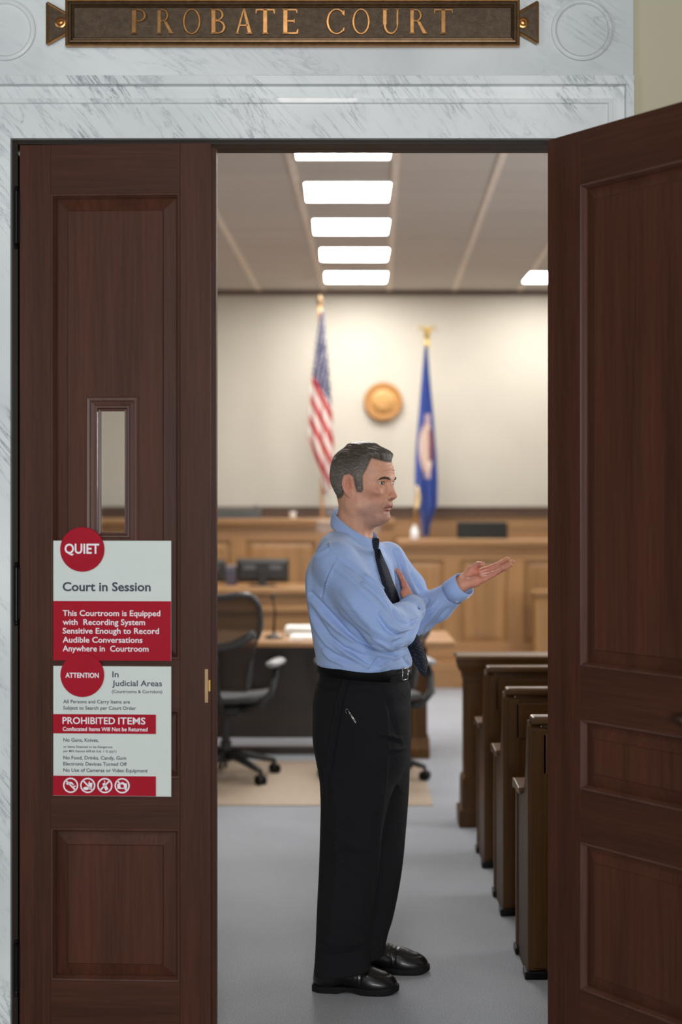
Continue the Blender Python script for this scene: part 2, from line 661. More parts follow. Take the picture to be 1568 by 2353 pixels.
def s_chain(P, pts, rs, k=0.0):
    d = None
    for i in range(len(pts) - 1):
        e = s_cone(P, pts[i], pts[i + 1], rs[i], rs[i + 1])
        d = e if d is None else smin(d, e, k)
    return d


def pchip(x, xs, ys):
    """smooth interpolation through a table"""
    xs = np.asarray(xs, float)
    ys = np.asarray(ys, float)
    m = np.gradient(ys, xs)
    x = np.clip(x, xs[0], xs[-1])
    i = np.clip(np.searchsorted(xs, x) - 1, 0, len(xs) - 2)
    h = xs[i + 1] - xs[i]
    t = (x - xs[i]) / h
    return ((2 * t**3 - 3 * t**2 + 1) * ys[i] + (t**3 - 2 * t**2 + t) * h * m[i]
            + (-2 * t**3 + 3 * t**2) * ys[i + 1] + (t**3 - t**2) * h * m[i + 1])


def s_loft(P, rows, phi=0.0, n=2.0):
    """stack of ellipses: rows (z, cx, cy, a, b) rising in z, a along the direction phi"""
    rows = sorted(rows)
    zs = [r[0] for r in rows]
    z = P[:, 2]
    cx, cy, a, b = (pchip(z, zs, [r[k] for r in rows]) for k in (1, 2, 3, 4))
    dx, dy = P[:, 0] - cx, P[:, 1] - cy
    c, s = math.cos(phi), math.sin(phi)
    u, v = dx * c + dy * s, -dx * s + dy * c
    k0 = (np.abs(u / a) ** n + np.abs(v / b) ** n) ** (1.0 / n) + 1e-9
    g = np.sqrt((u / (a * a)) ** 2 + (v / (b * b)) ** 2) + 1e-9
    d = np.where(k0 > 0.3, k0 * (k0 - 1) / g, (k0 - 1) * np.minimum(a, b))
    d = np.clip(d, -0.2, 1.0)
    return smax(d, np.maximum(zs[0] - z, z - zs[-1]), 0.01)


def axis_grid(segs):
    """segs: list of (start, end, step)"""
    out = []
    for a, b, h in segs:
        n = max(1, int(round((b - a) / h)))
        out += list(a + (b - a) * np.arange(n) / n)
    out.append(segs[-1][1])
    return np.array(out, dtype=np.float32)


def mesh_sdf(func, gx, gy, gz, blk=8, margin=1.9):
    """surface nets over a rectilinear grid, evaluated only near the surface"""
    nx, ny, nz = len(gx), len(gy), len(gz)
    V = np.empty((nx, ny, nz), np.float32)
    bx = [(i, min(i + blk, nx)) for i in range(0, nx, blk)]
    by = [(i, min(i + blk, ny)) for i in range(0, ny, blk)]
    bz = [(i, min(i + blk, nz)) for i in range(0, nz, blk)]
    def mid(bs, g):
        return (np.array([(g[a] + g[b - 1]) / 2 for a, b in bs]), np.array([(g[min(b, len(g) - 1)] - g[a]) / 2 for a, b in bs]))
    mx, hx = mid(bx, gx)
    my, hy = mid(by, gy)
    mz, hz = mid(bz, gz)
    A = np.stack(np.meshgrid(mx, my, mz, indexing='ij'), -1).reshape(-1, 3).astype(np.float32)
    H = np.stack(np.meshgrid(hx, hy, hz, indexing='ij'), -1).reshape(-1, 3)
    rad = np.linalg.norm(H, axis=1)
    d = np.concatenate([func(A[i:i + 200000]) for i in range(0, len(A), 200000)])
    near = np.abs(d) < rad * margin + 0.004
    dd = d.reshape(len(bx), len(by), len(bz))
    nn = near.reshape(dd.shape)
    chunks, spans, cnt = [], [], 0
    def flush():
        nonlocal chunks, spans, cnt
        if not chunks:
            return
        vals = func(np.concatenate(chunks))
        o = 0
        for (a, b, c), m in spans:
            V[a[0]:a[1], b[0]:b[1], c[0]:c[1]] = vals[o:o + m].reshape(a[1] - a[0], b[1] - b[0], c[1] - c[0])
            o += m
        chunks, spans, cnt = [], [], 0
    for i, a in enumerate(bx):
        for j, b in enumerate(by):
            for k, c in enumerate(bz):
                if nn[i, j, k]:
                    q = np.stack(np.meshgrid(gx[a[0]:a[1]], gy[b[0]:b[1]], gz[c[0]:c[1]], indexing='ij'), -1).reshape(-1, 3)
                    chunks.append(q)
                    spans.append(((a, b, c), len(q)))
                    cnt += len(q)
                    if cnt > 300000:
                        flush()
                else:
                    V[a[0]:a[1], b[0]:b[1], c[0]:c[1]] = dd[i, j, k]
    flush()
    S = V < 0
    n8 = np.zeros((nx - 1, ny - 1, nz - 1), np.uint8)
    for i in (0, 1):
        for j in (0, 1):
            for k in (0, 1):
                n8 += S[i:nx - 1 + i, j:ny - 1 + j, k:nz - 1 + k]
    act = np.argwhere((n8 > 0) & (n8 < 8))
    idx = -np.ones(n8.shape, np.int32)
    idx[act[:, 0], act[:, 1], act[:, 2]] = np.arange(len(act))
    acc = np.zeros((len(act), 3))
    num = np.zeros(len(act))
    g = (gx, gy, gz)
    for axd in range(3):
        o1, o2 = [q for q in range(3) if q != axd]
        for p in (0, 1):
            for q in (0, 1):
                a = act.copy()
                a[:, o1] += p
                a[:, o2] += q
                b = a.copy()
                b[:, axd] += 1
                va = V[a[:, 0], a[:, 1], a[:, 2]].astype(float)
                vb = V[b[:, 0], b[:, 1], b[:, 2]].astype(float)
                m = (va < 0) != (vb < 0)
                t = np.where(m, va / np.where(np.abs(va - vb) < 1e-12, 1e-12, va - vb), 0)
                for c in range(3):
                    ca, cb = g[c][a[:, c]], g[c][b[:, c]]
                    acc[:, c] += np.where(m, ca + (cb - ca) * t, 0)
                num += m
    verts = acc / np.maximum(num, 1)[:, None]
    quads = []
    for axd in range(3):
        o1, o2 = [(1, 2), (2, 0), (0, 1)][axd]
        sl = [slice(0, s) for s in (nx, ny, nz)]
        s1, s2 = list(sl), list(sl)
        s1[axd] = slice(0, -1)
        s2[axd] = slice(1, None)
        A1, B1 = S[tuple(s1)], S[tuple(s2)]
        e = np.argwhere(A1 != B1)
        ok = (e[:, o1] > 0) & (e[:, o2] > 0) & (e[:, o1] < n8.shape[o1]) & (e[:, o2] < n8.shape[o2])
        e = e[ok]
        fl = A1[e[:, 0], e[:, 1], e[:, 2]]
        cs = []
        for p, q in ((1, 1), (0, 1), (0, 0), (1, 0)):
            c = e.copy()
            c[:, o1] -= p
            c[:, o2] -= q
            cs.append(idx[c[:, 0], c[:, 1], c[:, 2]])
        Q = np.stack(cs, 1)
        Q[~fl] = Q[~fl][:, ::-1]
        quads.append(Q)
    quads = np.concatenate(quads)
    quads = quads[(quads >= 0).all(1)]
    return verts, quads


def mesh_normals(v, q):
    n = np.cross(v[q[:, 2]] - v[q[:, 0]], v[q[:, 3]] - v[q[:, 1]])
    out = np.zeros_like(v)
    for k in range(4):
        np.add.at(out, q[:, k], n)
    return out / (np.linalg.norm(out, axis=1)[:, None] + 1e-12)


def smooth_mesh(v, q, it=1, w=0.5):
    for _ in range(it):
        acc = np.zeros_like(v)
        cnt = np.zeros(len(v))
        for a, b in ((0, 1), (1, 2), (2, 3), (3, 0)):
            np.add.at(acc, q[:, a], v[q[:, b]])
            np.add.at(cnt, q[:, a], 1)
            np.add.at(acc, q[:, b], v[q[:, a]])
            np.add.at(cnt, q[:, b], 1)
        v = v * (1 - w) + w * acc / np.maximum(cnt, 1)[:, None]
    return v


def keep_largest(v, q, minverts=400):
    """drop stray crumbs"""
    lab = np.arange(len(v))
    while True:
        m = lab[q].min(1)
        new = lab.copy()
        for k in range(4):
            np.minimum.at(new, q[:, k], m)
        new = new[new]
        if (new == lab).all():
            break
        lab = new
    ids, cnts = np.unique(lab, return_counts=True)
    good = np.isin(lab, ids[cnts >= minverts])
    remap = np.cumsum(good) - 1
    return v[good], remap[q[good[q].all(1)]]


def np_object(name, v, q, mats, parent, col=None, mi=None):
    off = np.array(root_loc(parent)) if parent is not None else np.zeros(3)
    me = bpy.data.meshes.new(name)
    n, m = len(v), len(q)
    me.vertices.add(n)
    me.vertices.foreach_set('co', (v - off).astype(np.float32).ravel())
    me.loops.add(4 * m)
    me.loops.foreach_set('vertex_index', q.astype(np.int32).ravel())
    me.polygons.add(m)
    me.polygons.foreach_set('loop_start', np.arange(0, 4 * m, 4, dtype=np.int32))
    me.polygons.foreach_set('use_smooth', np.ones(m, bool))
    for mt in (mats if isinstance(mats, (list, tuple)) else [mats]):
        me.materials.append(mt)
    if mi is not None:
        me.polygons.foreach_set('material_index', mi.astype(np.int32))
    me.update(calc_edges=True)
    me.validate()
    if col is not None:
        at_ = me.color_attributes.new('Tint', 'FLOAT_COLOR', 'POINT')
        at_.data.foreach_set('color', np.concatenate([col, np.ones((n, 1))], 1).astype(np.float32).ravel())
    o = bpy.data.objects.new(name, me)
    COL.objects.link(o)
    if parent is not None:
        o.parent = parent
    return o


def to_px(v):
    return CX + v[:, 0] / v[:, 1] * FPX, HY - (v[:, 2] - CAMH) / v[:, 1] * FPX


def folds(v, nrm, strokes, facing=0.15):
    """raise or sink creases of cloth along strokes (points on the garment, width, height in mm)"""
    px, py = to_px(v)
    face = np.clip((-(nrm[:, 1]) - facing) / 0.25, 0, 1)
    dsp = np.zeros(len(v))
    for pts, w, amp in strokes:
        best = np.full(len(v), 1e9)
        fall = np.ones(len(v))
        L = sum(math.dist(pts[i], pts[i + 1]) for i in range(len(pts) - 1))
        run = 0.0
        tb = np.zeros(len(v))
        for i in range(len(pts) - 1):
            (x0, y0), (x1, y1) = pts[i], pts[i + 1]
            l2 = (x1 - x0) ** 2 + (y1 - y0) ** 2
            t = np.clip(((px - x0) * (x1 - x0) + (py - y0) * (y1 - y0)) / l2, 0, 1)
            d = np.hypot(px - x0 - t * (x1 - x0), py - y0 - t * (y1 - y0))
            m = d < best
            tb = np.where(m, (run + t * math.sqrt(l2)) / L, tb)
            best = np.minimum(best, d)
            run += math.sqrt(l2)
        taper = np.sqrt(np.clip(np.sin(np.pi * np.clip(tb * 0.86 + 0.07, 0, 1)), 0, 1))
        dsp += amp * 0.0040 * np.exp(-(best / (.85 * w)) ** 2) * taper
    dsp = .013 * np.tanh(dsp / .013)
    return v + nrm * (dsp * face)[:, None]
# ------------------------------------------------------------------ the person
YC = 4.80


def unit(v):
    v = np.asarray(v, float)
    return v / np.linalg.norm(v)


def vec(px, py, Y):
    return np.array(at(px, py, Y))


def tint_mat(name, rough, spec=0.4, sss=0.0, bump=None, sheen=0.0, coat=0.0, mult=None):
    t = NT(name)
    a = t.n('ShaderNodeAttribute', attribute_name='Tint')
    c = a.outputs['Color']
    if mult:
        f = t.noise(t.coords(), mult[0], 4)
        c = t.mix(1.0, c, t.ramp(f, [(0.3, (1 - mult[1],) * 3), (0.7, (1 + mult[1],) * 3)]), 'MULTIPLY')
    t.base(c)
    if bump:
        t.bump(t.noise(t.coords(bump[2] if len(bump) > 2 else (1, 1, 1)), bump[0], 3), bump[1], 0.002)
    return t.set(rough, 0, coat, spec, sheen, sss)


M_skin = tint_mat('skin', 0.52, 0.38, 0.12, (420, 0.22), mult=(60, 0.07))
M_brow = tint_mat('brow_hair', 0.6, 0.3, 0, (700, 0.35), mult=(160, 0.3))


def hair_mat():
    t = NT('hair')
    a = t.n('ShaderNodeAttribute', attribute_name='Tint')
    fl = t.n('ShaderNodeAttribute', attribute_name='Flow')
    n1 = t.noise(fl.outputs['Vector'], 320, 5, .65)
    n2 = t.noise(fl.outputs['Vector'], 1100, 3, .6)
    k = t.mix(.45, n1, n2)
    c = t.mix(1.0, a.outputs['Color'], t.ramp(k, [(.36, (.35, .35, .35)), (.52, (1, 1, 1)), (.66, (2.6, 2.5, 2.4))]), 'MULTIPLY')
    t.base(c)
    t.bump(k, .9, .004)
    return t.set(.40, 0, 0, .45)


M_hair = hair_mat()
M_eye = tint_mat('eye', 0.12, 0.6)


def cloth(name, c, rough, weave, bump, var=0.06, sheen=0.2, crease=0.0):
    t = NT(name)
    v = t.coords()
    f = t.noise(v, 6, 4)
    t.base(t.ramp(f, [(0.3, tuple(x * (1 - var) for x in c)), (0.7, tuple(min(1, x * (1 + var)) for x in c))]))
    if crease:
        b1 = t.n('ShaderNodeBump')
        b1.inputs['Strength'].default_value = crease
        b1.inputs['Distance'].default_value = .03
        mp = t.n('ShaderNodeMapping')
        mp.inputs['Rotation'].default_value = (0, math.radians(-38), 0)
        mp.inputs['Scale'].default_value = (7, 12, 22)
        t.l(v, mp.inputs['Vector'])
        t.l(t.noise(mp.outputs['Vector'], 1.0, 4, .55, 1.2), b1.inputs['Height'])
    b2 = t.n('ShaderNodeBump')
    b2.inputs['Strength'].default_value = bump
    b2.inputs['Distance'].default_value = .0015
    t.l(t.noise(v, weave, 2), b2.inputs['Height'])
    if crease:
        t.l(b1.outputs['Normal'], b2.inputs['Normal'])
    t.l(b2.outputs['Normal'], t.b.inputs['Normal'])
    return t.set(rough, 0, 0, 0.25, sheen)


M_shirt = cloth('blue_cotton', srgb(154, 178, 222), 0.8, 900, 0.25, crease=.16)
M_trouser = cloth('black_wool', srgb(21, 21, 24), 0.9, 1100, 0.3, 0.15, 0.0, crease=.2)
M_belt = plain('black_leather', srgb(11, 11, 11), 0.7, coat=0.0, bump=0.1, spec=.12)
M_shoe = plain('shoe_leather', srgb(14, 12, 12), 0.36, coat=0.1, spec=.35, nscale=40, bump=0.05)
M_sole = plain('shoe_rubber', srgb(14, 14, 14), 0.7, spec=.2)
M_silver = plain('buckle_metal', srgb(215, 210, 205), 0.25, metal=1.0)
M_button = plain('pearl_button', srgb(225, 228, 235), 0.3)

# ---- head frame: the head is turned 30 degrees from profile towards the doorway
HA = math.radians(30)
HF = np.array([math.cos(HA), -math.sin(HA), 0])
HL = np.array([math.sin(HA), math.cos(HA), 0])
HO = vec(836, 1112, YC)
HM = np.stack([HF, HL, [0, 0, 1.0]], 1)      # columns: forward, left, up
SK = 1.0


def to_head(P):
    return ((P - HO.astype(P.dtype)) @ HM.astype(P.dtype)) / SK


def from_head(q):
    return HO + (np.asarray(q, float) * SK) @ HM.T


FACE = [(-.132, .036, .0, .026, .012), (-.124, .031, .0, .053, .030), (-.113, .024, .0, .067, .043),
        (-.100, .018, .0, .073, .051), (-.085, .014, .0, .081, .058), (-.070, .010, .0, .088, .063),
        (-.055, .008, .0, .0915, .068), (-.035, .005, .0, .0955, .073), (-.015, .002, .0, .099, .076),
        (.0, .0, .0, .1035, .077), (.014, .0, .0, .1075, .0765), (.035, .0, .0, .1075, .0755),
        (.060, .0, .0, .103, .073), (.085, .0, .0, .090, .066), (.105, -.004, .0, .070, .052), (.122, -.006, 0, .035, .03)]


def face_base(Q):
    d = s_ell(Q, (-.008, 0, .036), (.100, .0795, .093))
    d2 = s_loft(Q, FACE, 0.0, 2.25)
    cut = (-.087 - .46 * Q[:, 0] - Q[:, 2]) / math.hypot(1, .46)
    d2 = smax(d2, cut, .014)
    return smin(d, d2, .02)


def head_skin(Q):
    Q = Q.astype(np.float32)
    f, l, u = Q[:, 0], Q[:, 1], Q[:, 2]
    M = np.stack([f, np.abs(l), u], 1)       # mirrored
    d = face_base(Q)
    # jaw angle, cheekbones, brow ridge
    d = smin(d, s_ell(M, (.012, .050, -.072), (.026, .015, .022)), .03)
    d = smin(d, s_ell(M, (.068, .054, -.030), (.024, .016, .013)), .024)
    d = smin(d, s_cone(M, (.100, .010, .017), (.084, .050, .0145), .0085, .0065), .014)
    d = smin(d, s_ell(Q, (.078, 0, -.110), (.0185, .021, .0145)), .016)
    # hollow below the cheekbone
    d = smax(d, -s_ell(M, (.064, .0745, -.060), (.026, .0125, .024)), .03)
    d = smin(d, s_ell(Q, (.038, 0, -.119), (.044, .040, .025)), .02)
    # eye sockets and lids
    d = smax(d, -s_ell(M, (.110, .0355, .001), (.022, .022, .0135)), .011)
    d = smax(d, -s_ell(M, (.116, .019, -.002), (.018, .009, .010)), .008)
    lid = s_ball(M, (.0815, .0363, .001), .0145)
    d = smin(d, lid, .005)
    d = smin(d, s_cone(M, (.0955, .025, .0090), (.086, .051, .0064), .0024, .0022), .004)   # upper lid fold
    d = smin(d, s_cone(M, (.0935, .027, -.0108), (.084, .049, -.0088), .0022, .002), .006)  # bag
    dl = (M[:, 1] - .0363) / .0150
    slit = np.maximum(np.abs(M[:, 2] - .0012 - .002 * dl) - .0054 * (1 - dl * dl), s_ball(M, (.0815, .0363, .001), .0172))
    slit = np.maximum(slit, .0848 - M[:, 0])
    d = smax(d, -slit, .0012)
    # nose
    nose = s_chain(Q, [(.096, 0, .006), (.1045, 0, -.014), (.1105, 0, -.034)], [.0075, .0088, .0105], .01)
    nose = smin(nose, s_ell(Q, (.1150, 0, -.0415), (.0112, .0112, .0092)), .008)
    nose = smin(nose, s_ell(M, (.1025, .0140, -.0455), (.0118, .0068, .0080)), .006)
    nose = smin(nose, s_cone(Q, (.112, 0, -.049), (.099, 0, -.056), .005, .006), .006)
    d = smin(d, nose, .009)
    d = smax(d, -s_ell(M, (.1075, .0078, -.0535), (.0062, .0036, .0042)), .003)
    d = smax(d, -s_cone(M, (.1045, .0235, -.038), (.098, .0235, -.052), .0016, .0016), .005)
    # mouth, slightly parted
    d = smin(d, s_ell(M, (.0905, .0, -.070), (.014, .026, .011)), .014)
    up = s_chain(M, [(.1010, .0, -.0728), (.1002, .0065, -.0718), (.0965, .015, -.0745), (.0895, .0245, -.0800)], [.0031, .0034, .0029, .0016])
    lo = s_chain(M, [(.0978, .0, -.0880), (.0962, .009, -.0876), (.0915, .0175, -.0846), (.0880, .0245, -.0812)], [.0042, .0040, .0030, .0015])
    d = smin(d, up, .004)
    d = smin(d, lo, .005)
    gap = s_chain(M, [(.1045, .0, -.0800), (.1005, .010, -.0797), (.0935, .0195, -.0800), (.0895, .0255, -.0812)], [.0032, .0030, .0020, .0010])
    d = smax(d, -gap, .003)
    d = smax(d, -s_cone(M, (.1015, .0, -.0965), (.096, .014, -.0955), .0045, .0045), .008)
    d = smax(d, -s_cone(Q, (.1065, 0, -.060), (.1075, 0, -.068), .0022, .0026), .004)
    # crease from nose to mouth corner
    d = smax(d, -s_cone(M, (.0985, .0235, -.050), (.0905, .0325, -.078), .0012, .0012), .007)
    # ears
    eq = M - np.array([-.016, .0785, -.002], np.float32)
    ca, sa = math.cos(.38), math.sin(.38)
    ef, el = eq[:, 0] * ca - eq[:, 1] * sa, eq[:, 0] * sa + eq[:, 1] * ca
    ct, st = math.cos(.16), math.sin(.16)
    ef, eu = ef * ct + eq[:, 2] * st, -ef * st + eq[:, 2] * ct
    E = np.stack([ef, el, eu], 1)
    disc = s_ell(E, (0, .002, 0), (.0190, .0052, .0330))
    disc = smax(disc, -s_ell(E, (.002, .0075, -.001), (.0125, .0062, .0240)), .003)
    rr = np.hypot(ef / .0172, eu / .0312)
    rim = np.hypot((rr - 1) * .0215, el - .0060) - .0036
    rim = np.maximum(rim, np.where((ef > .006) & (eu < .012), .02 * np.clip((ef - .006) / .01, 0, 1), -1))
    disc = smin(disc, rim, .004)
    rr2 = np.hypot((ef - .001) / .0105, (eu + .001) / .0205)
    anti = np.maximum(np.hypot((rr2 - 1) * .014, el - .0045) - .0026, np.where(ef > .004, .01, -1))
    disc = smin(disc, anti, .004)
    disc = smin(disc, s_ell(E, (.004, .003, -.030), (.009, .0055, .009)), .006)
    disc = smin(disc, s_ell(E, (.0145, .0035, -.006), (.005, .0052, .008)), .004)
    disc = smax(disc, -s_ell(E, (.007, .003, -.006), (.006, .006, .008)), .003)
    d = smin(d, disc, .006)
    # forehead lines
    wr = np.exp(-((u - .046) / .016) ** 2) * np.clip((f - .078) / .02, 0, 1)
    d = d + .0019 * wr * np.sin((u + .12 * np.abs(l)) * 2 * np.pi / .0105)
    return d


def neck_skin(Q):
    d = s_cone(Q, (-.022, 0, -.045), (-.050, 0, -.200), .0585, .0610)
    M = np.stack([Q[:, 0], np.abs(Q[:, 1]), Q[:, 2]], 1)
    d = smin(d, s_cone(M, (-.020, .058, -.055), (.010, .020, -.190), .009, .008), .03)
    return d


HAIRP = np.array([(.120, .22), (.145, .073), (.100, .0725), (.078, .081), (.060, .0865), (.055, .066), (.049, .047), (.037, .026),
                  (.037, -.020), (.031, -.027), (.017, -.026), (.012, -.004), (.008, .024), (-.008, .034), (-.026, .030), (-.034, .004),
                  (-.036, -.036), (-.050, -.047), (-.25, -.047), (-.25, .22)])


def poly_sd(f, u, P):
    d2 = np.full(f.shape, 1e9)
    ins = np.zeros(f.shape, bool)
    n = len(P)
    for i in range(n):
        a, b = P[i], P[(i + 1) % n]
        e = b - a
        wx, wy = f - a[0], u - a[1]
        t = np.clip((wx * e[0] + wy * e[1]) / (e @ e), 0, 1)
        d2 = np.minimum(d2, (wx - t * e[0]) ** 2 + (wy - t * e[1]) ** 2)
        c = ((a[1] > u) != (b[1] > u)) & (f < (b[0] - a[0]) * (u - a[1]) / (b[1] - a[1] + 1e-12) + a[0])
        ins ^= c
    return np.sqrt(d2) * np.where(ins, -1, 1)


def hair_flow(Q):
    """coordinate across the combed-back strands"""
    f, l, u = Q[:, 0], Q[:, 1], Q[:, 2]
    ang = np.arctan2(l, u + .02)
    side = np.clip((np.abs(ang) - .6) / .5, 0, 1)
    wob = side * (.05 * np.sin(f * 110 + 2.0 * np.sin(ang * 4)) + .025 * np.sin(f * 240 + ang * 9))
    return ang + 2.0 * np.clip(-f - .02, 0, 1) * np.sign(l) + wob


def hair_sdf(Q):
    f, l, u = Q[:, 0], Q[:, 1], Q[:, 2]
    P = poly_sd(f, u, HAIRP)
    top = np.clip((u - .05) / .05, 0, 1)
    T = .0072 + .0040 * top + .0195 * np.exp(-(((f - .088) / .042) ** 2 + ((u - .106) / .026) ** 2))
    T = T * (1 - .75 * np.clip((f + .0) / .03, 0, 1) * np.clip((.045 - u) / .04, 0, 1))
    ang = hair_flow(Q)
    gro = np.sin(ang * 62 + 3 * np.sin(f * 40)) * .5 + np.sin(ang * 37 + 1.3) * .4 + .5 * np.sin(ang * 103 + 3 * np.sin(f * 60))
    T = T * (1 + .10 * gro)
    th = np.where(P < 0, T * (1 - np.exp(P / (.012 + .007 * np.clip((f - .05) / .03, 0, 1)))), -P * .6 - .002)
    return face_base(Q) - th


# ---- torso frame and arm joints
TA = math.radians(28)
TF = np.array([math.cos(TA), -math.sin(TA), 0])
TL = np.array([math.sin(TA), math.cos(TA), 0])
S0 = FPX / YC


def trow(py, cx, a, b):
    return (az(py, YC), ax(cx, YC), YC, a, b)


def belt_z(x):
    return az(1537, YC) - .014 * (x - ax(839, YC)) / .155


TORSO = [trow(1548, 839, .136, .176), trow(1535, 839, .146, .187), trow(1522, 838, .149, .191), trow(1505, 836, .148, .190), trow(1480, 831, .147, .190), trow(1440, 823, .144, .188),
         trow(1400, 815, .141, .188), trow(1350, 808, .138, .190), trow(1310, 805, .131, .182), trow(1280, 804, .114, .152),
         trow(1262, 802, .094, .104), trow(1250, 800, .076, .074), trow(1240, 800, .062, .058), trow(1232, 800, .050, .05)]
RS, RE, RW = vec(772, 1294, 4.645), vec(889, 1448, 4.555), vec(948, 1403, 4.765)
LS, LE, LW = vec(889, 1288, 4.93), vec(962, 1418, 4.985), vec(1058, 1349, 4.870)


def torso_only(P, grow=0.0):
    return s_loft(P, TORSO, -TA, 2.15) - grow


def shirt_sdf(P):
    d = torso_only(P)
    sh = s_chain(P, [vec(806, 1276, 4.78), (RS * .5 + vec(804, 1274, 4.785) * .5), RS], [.040, .048, .060], .02)
    d = smin(d, sh, .035)
    d = smin(d, s_ell(P, vec(776, 1264, 4.775), (.068, .115, .062)), .03)
    sh = s_chain(P, [vec(824, 1276, 4.82), (LS * .55 + vec(824, 1274, 4.82) * .45), LS], [.040, .048, .058], .02)
    d = smin(d, sh, .035)
    # right sleeve: upper arm across the flank, forearm over the chest
    m1 = RS * .5 + RE * .5 + np.array([0, -.006, -.012])
    rs = s_chain(P, [RS, m1, RE], [.066, .074, .066], .02)
    d = smin(d, rs, .042)
    fm = RE * .5 + RW * .5 + np.array([.004, 0, -.004])
    fa = s_chain(P, [RE, fm, RW], [.064, .058, .044], .02)
    fa = smin(fa, s_ell(P, vec(912, 1452, 4.62), (.058, .07, .05)), .03)
    d = smin(d, fa, .022)
    # left sleeve: upper arm hangs, forearm reaches out
    ls = s_chain(P, [LS, LS * .45 + LE * .55 + np.array([.012, 0, .012]), LE], [.064, .060, .056], .02)
    d = smin(d, ls, .02)
    fl = s_chain(P, [LE, LE * .55 + LW * .45 + np.array([.0, 0, -.006]), LW], [.055, .053, .0405], .02)
    d = smin(d, fl, .02)
    # hem tucked into the belt
    hemz = belt_z(P[:, 0]) + np.float32(.003) + np.float32(.013) * np.clip((P[:, 0] - np.float32(ax(850, YC))) / np.float32(.11), 0, 1)
    d = smax(d, np.where(P[:, 2] < np.float32(1.2), hemz - P[:, 2], np.float32(-1)), .012)
    # open ends: trim at the cuffs and below the waist
    dl_ = unit(LW - LE)
    d = smax(d, (P - (LW - dl_ * .006).astype(P.dtype)) @ dl_.astype(P.dtype) - np.where(s_ball(P, LW, .12) < 0, 0, 9).astype(P.dtype), .004)
    return d


